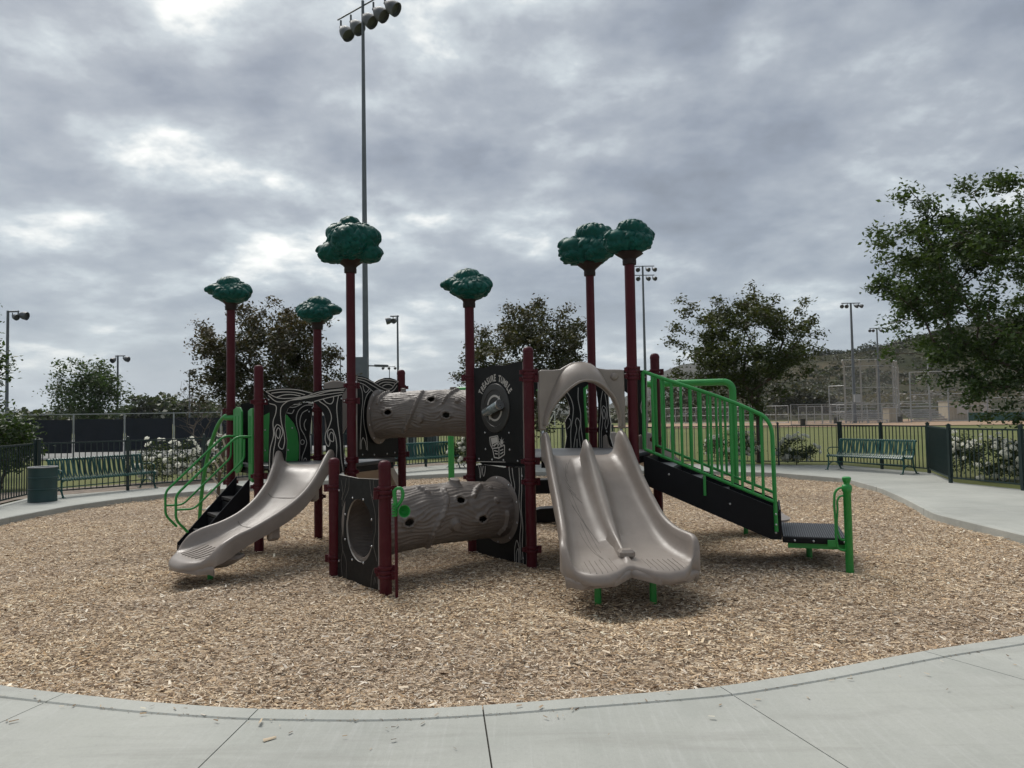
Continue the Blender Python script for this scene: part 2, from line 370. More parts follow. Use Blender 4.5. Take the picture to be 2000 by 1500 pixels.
# wood chip surface --------------------------------------------------------------------------
def hollows(x, y):
    z = 0
    for cx, cy, rr, dp in ((1.05, 6.75, 0.55, 0.055), (0.75, 6.8, 0.4, 0.03), (1.45, 6.85, 0.4, 0.03), (-3.8, 8.0, 0.5, 0.05), (-5.0, 9.4, 0.45, 0.03), (3.9, 8.6, 0.5, 0.03), (-2.2, 7.5, 0.5, 0.03)):
        d2 = ((x - cx)**2 + (y - cy)**2) / rr**2; z = z - dp * np.exp(-d2) + dp * 0.45 * np.exp(-((np.sqrt(d2) - 1.35) / 0.45)**2)
    return z
def chipz(x, y):
    d = np.hypot(x - CX, y - CY); t = np.arctan2(y - CY, x - CX) % (2 * math.pi)
    r = np.interp(t, np.append(TH, 2 * math.pi), np.append(RC, RC[0]))
    edge = np.clip(1 - (r - d) / 0.7, 0, 1)
    near = np.clip((8.0 - y) / 3.0, 0, 1)
    return 0.012 * np.sin(x * 2.1 + 0.7 * y) * np.cos(y * 1.7 - x) + 0.014 * np.sin(x * 5.3) * np.sin(y * 4.1 + 1) + edge**2 * (0.055 * near + 0.005) + hollows(x, y)
def chip_base_mat():
    m = bpy.data.materials.new('wood_chip_bed'); m.use_nodes = True; t = NT(m.node_tree); b = t.n['Principled BSDF']
    geo = t.node('ShaderNodeNewGeometry'); P = geo.outputs['Position']
    vo = t.node('ShaderNodeTexVoronoi'); vo.inputs['Scale'].default_value = 38; vo.inputs['Randomness'].default_value = 1
    mp = t.node('ShaderNodeMapping'); mp.inputs['Scale'].default_value = (0.6, 1.2, 1); t.link(P, mp.inputs['Vector']); t.link(mp.outputs[0], vo.inputs['Vector'])
    s = t.node('ShaderNodeSeparateColor'); t.link(vo.outputs['Color'], s.inputs[0])
    c = t.ramp(s.outputs[0], [(0.0, (0.12, 0.085, 0.058)), (0.45, (0.28, 0.21, 0.15)), (0.8, (0.44, 0.345, 0.25)), (1.0, (0.58, 0.49, 0.38))])
    t.link(c, b.inputs['Base Color']); b.inputs['Roughness'].default_value = 0.9; b.inputs['Specular IOR Level'].default_value = 0.1
    bp = t.node('ShaderNodeBump'); bp.inputs['Strength'].default_value = 0.9; bp.inputs['Distance'].default_value = 0.02
    t.link(s.outputs[1], bp.inputs['Height']); t.link(bp.outputs[0], b.inputs['Normal'])
    return m
NR = 60; fr = np.linspace(0, 1, NR + 1)[1:]
X = CX + np.outer(fr, RC * np.cos(TH)); Y = CY + np.outer(fr, RC * np.sin(TH)); Z = chipz(X, Y) - 0.012
Vv = np.concatenate([np.stack([X.ravel(), Y.ravel(), Z.ravel()], 1), [[CX, CY, -0.01]]])
q = np.arange(NTH); qn = (q + 1) % NTH
Fq = np.concatenate([np.stack([i * NTH + q, i * NTH + qn, (i + 1) * NTH + qn, (i + 1) * NTH + q], 1) for i in range(NR - 1)] + [np.stack([q * 0 + NR * NTH, q, qn, qn], 1)[:, :4]])
me = np_mesh('wood_chip_bed', Vv, Fq[:-NTH], chip_base_mat(), True)
o = bpy.data.objects.new('wood_chip_ground', me); COL.objects.link(o); tag(o, kind='structure')
# loose chips: one mesh of small bent slivers
def attr_mat(name, rough=0.85, spec=0.15, transl=0.0, gain=1.0):
    m = bpy.data.materials.new(name); m.use_nodes = True; t = NT(m.node_tree); b = t.n['Principled BSDF']
    at_ = t.node('ShaderNodeAttribute'); at_.attribute_name = 'col'
    t.link(at_.outputs['Color'], b.inputs['Base Color']); b.inputs['Roughness'].default_value = rough; b.inputs['Specular IOR Level'].default_value = spec
    if transl > 0:
        tr = t.node('ShaderNodeBsdfTranslucent'); t.link(t.mix(1.0, at_.outputs['Color'], (1.5, 1.45, 0.7, 1), 'MULTIPLY'), tr.inputs[0])
        mx = t.node('ShaderNodeMixShader'); mx.inputs[0].default_value = transl
        t.link(b.outputs[0], mx.inputs[1]); t.link(tr.outputs[0], mx.inputs[2])
        t.link(mx.outputs[0], t.n['Material Output'].inputs[0])
    return m
def set_face_col(me, cols, k):
    """cols (nfaces,3) -> corner colour attribute"""
    a = me.color_attributes.new('col', 'FLOAT_COLOR', 'CORNER')
    c = np.ones((len(cols) * k, 4), np.float32); c[:, :3] = np.repeat(cols, k, axis=0); a.data.foreach_set('color', c.ravel())
def chips(n, xs, ys, zs, lmin, lmax, seed, lift=0.004, tiltmax=0.30):
    r = np.random.default_rng(seed)
    L = r.uniform(lmin, lmax, n) * (1 + 0.9 * (r.random(n) < 0.07)); Wd = L * r.uniform(0.16, 0.42, n); th = r.uniform(0, math.pi, n)
    tilt = r.normal(0, tiltmax * 0.5, n); roll = r.normal(0, 0.3, n)
    c, s = np.cos(th), np.sin(th); ct, st = np.cos(tilt), np.sin(tilt)
    ux, uy, uz = c * ct, s * ct, st
    vx, vy, vz = -s * np.cos(roll), c * np.cos(roll), np.sin(roll)
    nz = np.cos(roll) * ct
    V = np.zeros((n, 6, 3)); zc = zs + lift + np.abs(uz) * L * 0.5 + r.uniform(0, 0.012, n)
    hump = Wd * r.uniform(0.1, 0.35, n)
    tp = r.uniform(0.35, 0.95, n)
    for j, (a, b, h) in enumerate(((-.5, -.5, 0), (-.5, 0, 1), (-.5, .5, 0), (.5, -.5, 0), (.5, 0, 1), (.5, .5, 0))):
        w = Wd * b * (tp if a > 0 else 1.0)
        V[:, j, 0] = xs + ux * L * a + vx * w; V[:, j, 1] = ys + uy * L * a + vy * w; V[:, j, 2] = zc + uz * L * a + vz * w + hump * h * nz
    base = (np.arange(n) * 6)[:, None, None] + np.array([[0, 3, 4, 1], [1, 4, 5, 2]])[None]
    u = r.random(n); g = r.random(n)[:, None]
    pal = np.array([[0.17, 0.108, 0.068], [0.355, 0.25, 0.155], [0.52, 0.385, 0.255], [0.63, 0.505, 0.36], [0.72, 0.61, 0.475], [0.80, 0.735, 0.63]])
    i = np.clip(np.searchsorted([0.14, 0.35, 0.58, 0.78, 0.92], u), 0, 5); col = pal[i] * (0.8 + 0.4 * g)
    grey = r.random(n)[:, None] ** 1.5 * 0.45; col = col * (1 - grey) + col.mean(1, keepdims=True) * np.array([1.0, 0.98, 0.95]) * grey
    # damp, dark and freshly turned golden patches in the chip bed
    pn = 0.5 + 0.28 * (np.sin(xs * 1.3 + 1.7 * np.sin(ys * 0.9 + 1)) + np.cos(ys * 1.9 - 0.8 * xs + 2 * np.sin(xs * 0.7))) * 0.8
    pn = np.clip(pn + r.normal(0, 0.22, n), 0, 1)[:, None]
    col = col * (np.array([0.86, 0.83, 0.80]) * (1 - pn) + np.array([1.08, 1.02, 0.90]) * pn)
    return V.reshape(-1, 3), base.reshape(-1, 4), np.repeat(np.clip(col, 0, 0.9), 2, axis=0)
r = np.random.default_rng(3); N0 = 1450000
t = r.uniform(0, 2 * math.pi, N0); rad = np.sqrt(r.random(N0)); rr = np.interp(t, np.append(TH, 2 * math.pi), np.append(RC, RC[0]))
keep_area = (rr / RC.max())**2
xs = CX + rad * (rr - 0.03) * np.cos(t); ys = CY + rad * (rr - 0.03) * np.sin(t)
dist = np.hypot(xs, ys)
vis = (np.abs(xs) < ys * 0.84 + 1.0)
dens = np.clip(1.0 - (dist - 7) / 16, 0.28, 1.0)
keep = vis & (r.random(N0) < keep_area * dens)
xs, ys = xs[keep], ys[keep]; n = len(xs)
V, Fq, colr = chips(n, xs, ys, chipz(xs, ys), 0.014, 0.037, 5)
M_CHIP = attr_mat('wood_chips', 0.85, 0.12)
me = np_mesh('loose_wood_chips', V, Fq, M_CHIP); set_face_col(me, colr, 4)
o = bpy.data.objects.new('loose_wood_chips', me); COL.objects.link(o); tag(o, 'tan and brown wood chips spread over the play area', 'wood chips', kind='stuff')
print('chips', n)
# few bits blown on to the concrete
r = np.random.default_rng(11); n = 260
t = r.uniform(math.radians(215), math.radians(330), n); off = KW * 0.2 + np.abs(r.normal(0, 0.55, n)) ** 1.0
rr = np.interp(t, TH, RC) + off; xs = CX + rr * np.cos(t); ys = CY + rr * np.sin(t)
k = r.random(n) < np.exp(-off * 1.1); k &= ys < 6.5; xs, ys = xs[k], ys[k]
V, Fq, colr = chips(len(xs), xs, ys, np.full(len(xs), ZP - 0.001), 0.012, 0.04, 6, lift=0.003, tiltmax=0.1)
me = np_mesh('stray_chips', V, Fq, M_CHIP); set_face_col(me, colr * 0.75, 4)
o = bpy.data.objects.new('stray_chips', me); COL.objects.link(o); tag(o, 'stray chips and leaf bits lying on the concrete', 'debris', kind='stuff')

r = np.random.default_rng(13); n = 420     # grit caught in the joint behind the kerb
t = r.uniform(math.radians(215), math.radians(330), n); rr = np.interp(t, TH, RC) + KW + 0.004 + r.normal(0, 0.006, n); xs = CX + rr * np.cos(t); ys = CY + rr * np.sin(t)
V, Fq, colr = chips(n, xs, ys, np.full(n, ZP - 0.006), 0.006, 0.02, 8, lift=0.002, tiltmax=0.1)
me = np_mesh('joint_grit', V, Fq, M_CHIP); set_face_col(me, colr * 0.35, 4)
o = bpy.data.objects.new('joint_grit', me); COL.objects.link(o); tag(o, 'dark grit caught in the joint behind the kerb', 'debris', kind='stuff')
# planting bed, infield dirt, tennis court sheet ------------------------------------------
def sheet(name, pts, z, m):
    mb = MB(); mb.add([(x, y, z) for x, y in pts], [tuple(range(len(pts)))]); me = mb.mesh(name, m)
    if me.polygons[0].normal.z < 0: me.flip_normals()
    o = bpy.data.objects.new(name, me); COL.objects.link(o); return tag(o, kind='structure')
M_MULCH = mat('bed_soil', (0.17, 0.135, 0.105), 0.95, 0.45, 5, bump=0.6, bscale=25, coords='Object')
M_DIRT = mat('infield_dirt', (0.30, 0.20, 0.125), 0.95, 0.14, 0.25, bump=0.2, bscale=4)
M_COURT = mat('court_apron', (0.17, 0.17, 0.16), 0.85, 0.15, 0.4)
d2 = (P_F2 - P_F1).normalized(); nb = Vector((-d2.y, d2.x, 0))
sheet('planting_bed', [outw(P_F1 - d2 * 0.2, 0.3), outw(P_F2, 0.3), tuple((P_F2 + nb * 2.4)[:2]), tuple((P_F1 + nb * 2.6 - d2 * 3)[:2]), tuple((P_F0 + Vector((-2.5, 0, 0)))[:2]), outw(P_F0, 0.3)], 0.085, M_MULCH)
sheet('planting_bed', [outw(P_F2 + Vector((0.6, 0, 0)), 0.3), outw(P_F3 - Vector((1.2, 0, 0)), 0.3), (P_F3.x - 1.2, P_F3.y + 1.2), (P_F2.x + 0.6, P_F2.y + 1.4)], 0.085, M_MULCH)
sheet('infield', [(18, 82), (30, 78), (90, 62), (140, 80), (140, 128), (60, 124), (20, 118), (12, 100)], 0.1, M_DIRT)
sheet('court_apron', [(-60, 30.5), (-10, 36.0), (-10, 75), (-60, 75)], 0.09, M_COURT)

# iron fences --------------------------------------------------------------------------------
FH = 1.24
pick_me = MB().box((0, 0, 0.56), (0.018, 0.018, 1.12)).mesh('picket', M_FENCE)
fpost = MB(); fpost.box((0, 0, FH / 2 + 0.03), (0.062, 0.062, FH + 0.06)); fpost.box((0, 0, FH + 0.065), (0.078, 0.078, 0.018)); fpost.lathe((0, 0, FH + 0.07), [(0.03, 0), (0.026, 0.02), (0.0, 0.03)], 8)
fpost_me = fpost.mesh('fence_post', M_FENCE)
def fence(name, a, b, label, cat='fence', pitch=0.115, posts=True, first=True, last=True, pm=pick_me, seglen=1.83, group='dark green iron fence runs'):
    a = Vector(a); b = Vector(b); L = (b - a).length; u = (b - a) / L; rz = math.atan2(u.y, u.x)
    root = thing(name, label, cat, a, group)
    ns = max(1, round(L / seglen)); pp = [a + u * (L * i / ns) for i in range(ns + 1)]
    for i, p in enumerate(pp):
        if (i == 0 and not first) or (i == ns and not last): continue
        link_mesh('fence_post', fpost_me, root, p, (0, 0, rz))
    for i in range(ns):
        for zr, h in ((0.12, 0.032), (FH - 0.02, 0.036)):
            MB().box((pp[i] + pp[i + 1]) / 2 + Vector((0, 0, zr)), (L / ns - 0.066, 0.032, h), u).build('rail', M_FENCE, root)
        npk = max(2, int((L / ns - 0.06) / pitch))
        for k in range(npk):
            p = pp[i] + u * ((k + 0.5) * (L / ns) / npk); link_mesh('picket', pm, root, p + Vector((0, 0, 0.1)), (0, 0, rz))
    return root
fence('iron_fence', P_F0, P_F1, 'dark green picket fence run at the far left, left of the rubbish drum')
fence('iron_fence', P_F1 + d2 * 0.08, P_F2, 'long dark green picket fence behind the left bench and the tunnels')
fence('iron_fence', P_F2 + Vector((0.09, 0, 0)), P_F3, 'dark green picket fence between the field and the green stairs')
fence('iron_fence', P_F3 + (P_F4 - P_F3).normalized() * 0.08, P_F4, 'dark green picket fence run directly behind the right bench')
fence('iron_fence', P_G, P_G + (P_F5 - P_G).normalized() * 5.4, 'dark green picket fence in front of the roses at the right edge')
gd = (P_G - P_F4).normalized()
fence('fence_gate', P_F4 + gd * 0.09, P_G - gd * 0.09, 'dark green gate of closely set bars between bench and right fence', 'gate', pitch=0.075, first=False, last=False, seglen=3, group=None)

# benches --------------------------------------------------------------------------------------
def make_bench(L, label, loc, rz):
    root = thing('park_bench', label, 'bench', (0, 0, 0), 'green metal strap benches')
    prof = [(-0.30, 0.37), (-0.315, 0.405), (-0.29, 0.43), (-0.2, 0.425), (-0.05, 0.405), (0.06, 0.405), (0.13, 0.44), (0.17, 0.52), (0.205, 0.66), (0.235, 0.80), (0.255, 0.865), (0.285, 0.872), (0.30, 0.84)]
    path = crom([(p[0], p[1]) for p in prof], 26)
    def strap(sw, amp):
        mb = MB(); n = len(path); V = []
        for i, (y, z) in enumerate(path):
            t = path[min(i + 1, n - 1)] - path[max(i - 1, 0)]; t = t / np.linalg.norm(t); ny, nz = -t[1], t[0]
            x0 = amp * math.sin(math.pi * min(1, max(0, (z - 0.44) / 0.38))) if y > 0.1 else 0
            for dx, dn in ((-sw, -0.004), (sw, -0.004), (sw, 0.004), (-sw, 0.004)): V.append((x0 + dx, y + ny * dn, z + nz * dn))
        Fs = [(i * 4 + k, i * 4 + (k + 1) % 4, (i + 1) * 4 + (k + 1) % 4, (i + 1) * 4 + k) for i in range(n - 1) for k in range(4)]
        mb.add(V, Fs + [(3, 2, 1, 0), tuple((n - 1) * 4 + k for k in range(4))]); return mb.mesh('strap', M_BENCH, 40)
    ms = [strap(0.0205, 0.013), strap(0.0205, -0.013)]
    ns = int(L / 0.064)
    for k in range(ns): link_mesh('strap', ms[k % 2], root, (-L / 2 + 0.05 + (L - 0.1) * k / (ns - 1), 0, 0))
    for y, z in ((-0.29, 0.395), (0.10, 0.395), (0.262, 0.835)): MB().tube([(-L / 2, y, z), (L / 2, y, z)], 0.016, 8).build('rail', M_BENCH, root, 60)
    for sx in (-1, 1):
        x = sx * (L / 2 - 0.01)
        MB().tube(smooth_pts([(x, p[0], p[1] - 0.012) for p in prof], 24), 0.02, 8).build('side_frame', M_BENCH, root, 60)
        MB().tube(smooth_pts([(x, -0.27, 0.40), (x, -0.26, 0.25), (x, -0.27, 0.12), (x, -0.33, 0.0)], 10), 0.021, 8).box((x, -0.34, 0.008), (0.06, 0.09, 0.016)).build('leg', M_BENCH, root, 60)
        MB().tube(smooth_pts([(x, 0.12, 0.41), (x, 0.14, 0.25), (x, 0.18, 0.12), (x, 0.27, 0.0)], 10), 0.021, 8).box((x, 0.28, 0.008), (0.06, 0.09, 0.016)).build('leg', M_BENCH, root, 60)
        MB().tube(smooth_pts([(x, -0.29, 0.1), (x, -0.18, 0.19), (x, -0.06, 0.225), (x, 0.08, 0.19), (x, 0.2, 0.1)], 12), 0.016, 8).build('leg_brace', M_BENCH, root, 60)
        MB().tube(smooth_pts([(x, 0.19, 0.62), (x, 0.0, 0.625), (x, -0.2, 0.62), (x, -0.275, 0.585), (x, -0.28, 0.52), (x, -0.24, 0.45), (x, -0.2, 0.425)], 18), 0.014, 8).build('armrest', M_BENCH, root, 60)
    MB().tube([(-L / 2, -0.05, 0.22), (L / 2, -0.05, 0.22)], 0.013, 8).build('stretcher', M_BENCH, root, 60)
    root.location = loc; root.rotation_euler.z = rz; return root
def place_bench(pa, pb, label):
    a = gnd(*pa, ZP); b = gnd(*pb, ZP); u = (b - a); L = u.length; u = u / L; nrm = Vector((-u.y, u.x, 0))
    mid = (a + b) / 2 + nrm * 0.33; mid.z = ZP - 0.003
    return make_bench(min(max(L, 1.7), 2.6), label, mid, math.atan2(u.y, u.x))
place_bench((123, 973), (305, 953), 'green metal strap bench at the left, beside the rubbish drum')
place_bench((1615, 917), (1763, 927), 'green metal strap bench at the right, in front of the field')
q0 = gnd(899, 914, ZP); q1 = q0 - d2 * 2.4
rootb = make_bench(2.4, 'green metal strap bench seen between the upper and lower tunnels', ((q0 + q1) / 2 + nb * 0.33) * 1.0, math.atan2(d2.y, d2.x)); rootb.location.z = ZP - 0.003
# rubbish drum
M_DRUM = mat('drum_green', (0.010, 0.040, 0.038), 0.5, 0.2, 4)
p = gnd(83, 979, ZP); p.z = ZP - 0.003
root = thing('trash_can', 'dark green steel drum trash can beside the left bench', 'trash can', p)
R0 = 0.275; prof = [(R0 - 0.01, 0.0), (R0 + 0.006, 0.01), (R0, 0.025)]
for zr in (0.27, 0.52): prof += [(R0, zr - 0.02), (R0 + 0.012, zr - 0.006), (R0 + 0.012, zr + 0.006), (R0, zr + 0.02)]
prof += [(R0, 0.735), (R0 - 0.015, 0.735), (R0 - 0.02, 0.10), (0.0, 0.10)]
MB().lathe(p, prof, 32).build('drum', M_DRUM, root, 35)
MB().tube([p + Vector((math.cos(a) * (R0 + 0.002), math.sin(a) * (R0 + 0.002), 0.742)) for a in np.linspace(0, 2 * math.pi, 33)[:-1]], 0.013, 8, closed=True).build('rim', M_LINK, root, 60)

# trees --------------------------------------------------------------------------------------------
M_BARKWOOD = mat('tree_bark', (0.075, 0.055, 0.042), 0.9, 0.3, 6, bump=0.5, bscale=20)
M_LEAF = attr_mat('leaves', 0.5, 0.35, 0.28)
def leaf_mesh(name, C, sizes, cols, seed, droop=0.0, aspect=0.5):
    r = np.random.default_rng(seed); n = len(C)
    a = r.normal(size=(n, 3)); a[:, 2] = a[:, 2] * 0.6 - droop; a /= np.linalg.norm(a, axis=1, keepdims=True)
    b = r.normal(size=(n, 3)); b[:, 2] *= 0.5; b -= a * (a * b).sum(1, keepdims=True); b /= np.linalg.norm(b, axis=1, keepdims=True)
    s = sizes[:, None]; nn = np.cross(a, b) * s * 0.12
    V = np.stack([C - a * s * 0.5, C + b * s * aspect * 0.5 + nn, C + a * s * 0.5, C - b * s * aspect * 0.5 + nn], 1).reshape(-1, 3)
    Fq = np.arange(n * 4).reshape(-1, 4); me = np_mesh(name, V, Fq, M_LEAF); set_face_col(me, cols, 4); return me
def grow(base, fork_h, clumps, r_tip, seed, lean=(0, 0), stems=1, exp=2.2, rmax=0.2):
    r = np.random.default_rng(seed); base = Vector(base)
    nodes = []; par = []
    def addn(p, pr): nodes.append(Vector(p)); par.append(pr); return len(nodes) - 1
    root = addn(base, -1); cur = root
    for i in range(1, 4):
        cur = addn(base + Vector((lean[0] * i / 3 + r.normal(0, 0.02), lean[1] * i / 3 + r.normal(0, 0.02), fork_h * i / 3)), cur)
    fork = nodes[cur]; order = sorted(range(len(clumps)), key=lambda i: (Vector(clumps[i]) - fork).length)
    for i in order:
        c = Vector(clumps[i]); best = None
        for k in range(3, len(nodes)):
            d = c - nodes[k]; dl = d.length
            if par[k] >= 0:
                t = (nodes[k] - nodes[par[k]]); tl = t.length
                cosv = d.dot(t) / (dl * tl + 1e-6)
            else: cosv = 1
            if cosv < 0.15 and dl > 0.05: continue
            cost = dl * (1.35 - 0.35 * cosv) + 0.12 * (nodes[k] - fork).length
            if best is None or cost < best[0]: best = (cost, k)
        k = best[1] if best else cur; p0 = nodes[k]; L = (c - p0).length; nseg = max(1, int(L / 0.45)); prev = k
        for j in range(1, nseg + 1):
            f = j / nseg; q = p0.lerp(c, f) + Vector((r.normal(0, 0.03), r.normal(0, 0.03), L * 0.06 * math.sin(math.pi * f) + r.normal(0, 0.03))) * (1 if j < nseg else 0)
            prev = addn(q, prev)
    w = [0.0] * len(nodes); kids = [[] for _ in nodes]
    for i in range(len(nodes)):
        if par[i] >= 0: kids[par[i]].append(i)
    rad = [0] * len(nodes)
    for i in range(len(nodes) - 1, -1, -1):
        rad[i] = r_tip if not kids[i] else (sum(rad[k] ** exp for k in kids[i])) ** (1 / exp)
    rad = [min(x, rmax) for x in rad]
    for i in range(0, 4): rad[i] = max(rad[i], rad[3] * (1.25 - 0.08 * i))
    mb = MB()
    for i in range(len(nodes)):
        for c in kids[i]:
            if len(kids[i]) and c == max(kids[i], key=lambda q: rad[q]): pass
            mb.tube([nodes[i], nodes[c]], [min(rad[i], rad[c] * 1.35), rad[c]], 6 if rad[c] > 0.015 else 4, caps=False)
    return mb, nodes, kids
def tree(name, label, base, fork_h, cen, rad, ncl, nleaf, lsize, pal, seed, sig=0.2, tipfade=0.5, rmax=0.16, group=None, gap=0.5, hollow=0.35, lean=(0, 0), flat=0.75, extra=()):
    r = np.random.default_rng(seed); base = Vector(base); cen = np.array(cen); rad = np.array(rad); cl = []
    tries = 0
    while len(cl) < ncl and tries < 60000:
        tries += 1
        d = r.normal(size=3); d /= np.linalg.norm(d); q = r.uniform(hollow, 1) ** 0.6
        lump = 1.0 + 0.42 * mnoise.noise(Vector(d * 2.1 + seed * 3.7)) + 0.34 * mnoise.noise(Vector(d * 4.6 + seed))
        p = d * q * lump
        if mnoise.noise(Vector(p * 2.4 + seed * 1.3)) < -gap + 0.35 * (1 - q): continue
        if p[2] < -0.55 and r.random() < 0.6: continue
        p = cen + p * rad
        if all(np.linalg.norm(p - c) > sig * 1.15 for c in cl[-400:]): cl.append(p)
    for e in extra: cl.append(np.array(e, float))
    root = thing(name, label, 'tree', base, group)
    mb, nodes, kids = grow(base, fork_h, cl, 0.009, seed, lean, rmax=rmax)
    mb.build('trunk', M_BARKWOOD, root, 60)
    cl = np.array(cl); n = nleaf; idx = r.integers(0, len(cl), n)
    wt = r.uniform(0.5, 1.5, len(cl)); idx = r.choice(len(cl), n, p=wt / wt.sum())
    off = r.normal(size=(n, 3)) * sig; off[:, 2] *= flat
    C = cl[idx] + off
    hgt = (C[:, 2] - cen[2]) / rad[2]; q = np.linalg.norm((C - cen) / rad, axis=1)
    tone = r.random(len(cl))[idx] * 0.6 + r.random(n) * 0.4
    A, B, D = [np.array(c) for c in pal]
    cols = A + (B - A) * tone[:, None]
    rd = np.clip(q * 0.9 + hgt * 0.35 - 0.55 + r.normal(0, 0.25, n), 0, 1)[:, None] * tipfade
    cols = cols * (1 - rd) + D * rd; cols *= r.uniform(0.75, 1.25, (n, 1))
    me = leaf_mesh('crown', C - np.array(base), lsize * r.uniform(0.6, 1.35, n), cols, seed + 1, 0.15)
    o = link_mesh('crown', me, root); return root
GREENS = ((0.026, 0.046, 0.012), (0.06, 0.085, 0.02), (0.095, 0.06, 0.026))
REDDISH = ((0.022, 0.03, 0.012), (0.048, 0.054, 0.018), (0.10, 0.042, 0.022))
FRESH = ((0.022, 0.05, 0.014), (0.055, 0.095, 0.022), (0.08, 0.11, 0.03))
def tbase(x, Y, z=0.07): p = at(x, 900, Y); return (p.x, p.y, z)
# left, reddish
b0 = tbase(545, 25); c0 = at(525, 712, 25)
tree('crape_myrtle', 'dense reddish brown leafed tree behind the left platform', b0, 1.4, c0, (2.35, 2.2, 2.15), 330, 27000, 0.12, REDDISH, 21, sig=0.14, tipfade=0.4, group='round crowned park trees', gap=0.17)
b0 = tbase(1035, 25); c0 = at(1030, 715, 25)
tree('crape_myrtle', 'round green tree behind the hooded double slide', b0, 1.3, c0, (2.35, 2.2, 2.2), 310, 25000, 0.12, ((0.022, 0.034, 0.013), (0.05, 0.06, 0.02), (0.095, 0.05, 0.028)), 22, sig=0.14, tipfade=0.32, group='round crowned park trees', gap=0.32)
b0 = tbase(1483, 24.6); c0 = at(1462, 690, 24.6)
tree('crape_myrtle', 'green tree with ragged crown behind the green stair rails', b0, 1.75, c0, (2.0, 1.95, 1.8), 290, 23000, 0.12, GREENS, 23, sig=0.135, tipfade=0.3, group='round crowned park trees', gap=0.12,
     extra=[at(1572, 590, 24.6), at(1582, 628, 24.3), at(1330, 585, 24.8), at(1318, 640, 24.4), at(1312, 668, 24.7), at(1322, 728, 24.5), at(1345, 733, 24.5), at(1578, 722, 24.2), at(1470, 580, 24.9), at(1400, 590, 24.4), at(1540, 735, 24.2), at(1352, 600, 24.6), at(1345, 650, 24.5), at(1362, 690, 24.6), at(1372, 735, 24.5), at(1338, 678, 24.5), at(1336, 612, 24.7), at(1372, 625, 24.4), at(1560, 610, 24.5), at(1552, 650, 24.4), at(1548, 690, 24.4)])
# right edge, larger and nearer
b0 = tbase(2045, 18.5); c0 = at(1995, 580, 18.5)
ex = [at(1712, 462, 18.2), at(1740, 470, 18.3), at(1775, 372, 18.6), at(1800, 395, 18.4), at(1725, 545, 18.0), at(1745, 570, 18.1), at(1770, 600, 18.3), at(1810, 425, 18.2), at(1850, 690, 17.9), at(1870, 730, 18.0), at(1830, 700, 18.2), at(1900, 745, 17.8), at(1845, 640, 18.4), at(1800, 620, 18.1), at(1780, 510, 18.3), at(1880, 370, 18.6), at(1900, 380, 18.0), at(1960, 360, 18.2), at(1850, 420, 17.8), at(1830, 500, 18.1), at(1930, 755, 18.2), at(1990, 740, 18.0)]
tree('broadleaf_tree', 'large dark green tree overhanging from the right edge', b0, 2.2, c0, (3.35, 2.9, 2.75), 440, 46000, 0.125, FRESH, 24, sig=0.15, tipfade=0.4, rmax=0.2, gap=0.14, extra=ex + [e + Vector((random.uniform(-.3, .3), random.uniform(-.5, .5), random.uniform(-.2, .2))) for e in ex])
# far left ones
b0 = tbase(170, 58); c0 = at(172, 772, 58)
tree('sycamore_tree', 'open crowned green tree rising behind the dark windscreen', b0, 1.2, c0, (2.55, 2.4, 2.6), 120, 6800, 0.27, FRESH, 25, sig=0.36, tipfade=0.2, gap=0.2, hollow=0.15)
b0 = tbase(-45, 24); c0 = at(-34, 745, 24)
tree('sycamore_tree', 'leafy tree cut off by the left edge of the picture', b0, 0.8, c0, (0.5, 0.8, 2.2), 50, 3000, 0.15, FRESH, 26, sig=0.2, tipfade=0.2, gap=0.25)
b0 = tbase(0, 19.5); c0 = at(8, 868, 19.5)
tree('garden_shrub', 'low dark green shrub behind the fence at the left edge', b0, 0.15, c0, (0.8, 0.8, 0.75), 70, 4500, 0.11, FRESH, 27, sig=0.15, tipfade=0.2, rmax=0.04)['category'] = 'shrub'
# bare tree
b0 = Vector(tbase(410, 30)); r = np.random.default_rng(5); cl = []
c0 = at(405, 800, 30)
for i in range(330):
    d = r.normal(size=3); d /= np.linalg.norm(d); q = r.uniform(0.2, 1) ** 0.5
    cl.append(np.array(c0) + d * q * np.array([1.25, 1.2, 1.55]) * (1 + 0.2 * r.normal()))
root = thing('bare_tree', 'leafless grey twiggy tree in front of the dark windscreen', 'tree', b0)
mb, _, _ = grow(b0, 0.5, cl, 0.0055, 6, exp=2.5, rmax=0.09); mb.build('trunk', mat('bare_twigs', (0.12, 0.095, 0.08), 0.9), root, 60)
# far tree lines
def far_trees(name, label, spots, seed, lsz, pal, cat='trees'):
    r = np.random.default_rng(seed); C = []; 
    for p, rx, rz, n in spots:
        d = r.normal(size=(n, 3)); d /= np.linalg.norm(d, axis=1, keepdims=True); q = r.uniform(0.2, 1, (n, 1)) ** 0.4
        f = 1 + 0.25 * np.sin(d[:, :1] * 5 + r.uniform(0, 6)) * np.cos(d[:, 2:] * 4 + r.uniform(0, 6))
        C.append(np.array(p) + d * q * f * np.array([rx, rx, rz]))
    C = np.concatenate(C); n = len(C); A, B, D = [np.array(c) for c in pal]
    cols = (A + (B - A) * r.random((n, 1))) * r.uniform(0.7, 1.3, (n, 1))
    o = bpy.data.objects.new(name, leaf_mesh(name, C, lsz * r.uniform(0.6, 1.4, n), cols, seed, 0, 0.8)); COL.objects.link(o); return tag(o, label, cat, kind='stuff')
sp = []
for i in range(26):
    x = 20 + i * 20 + random.uniform(-8, 8); Yf = random.uniform(120, 150); top = 808 - random.uniform(0, 14) + (15 if x < 240 else -3) - (12 if 270 < x < 350 else 0)
    sp.append((at(x, top + 12, Yf), random.uniform(2.2, 3.6), random.uniform(1.8, 2.8), 380))
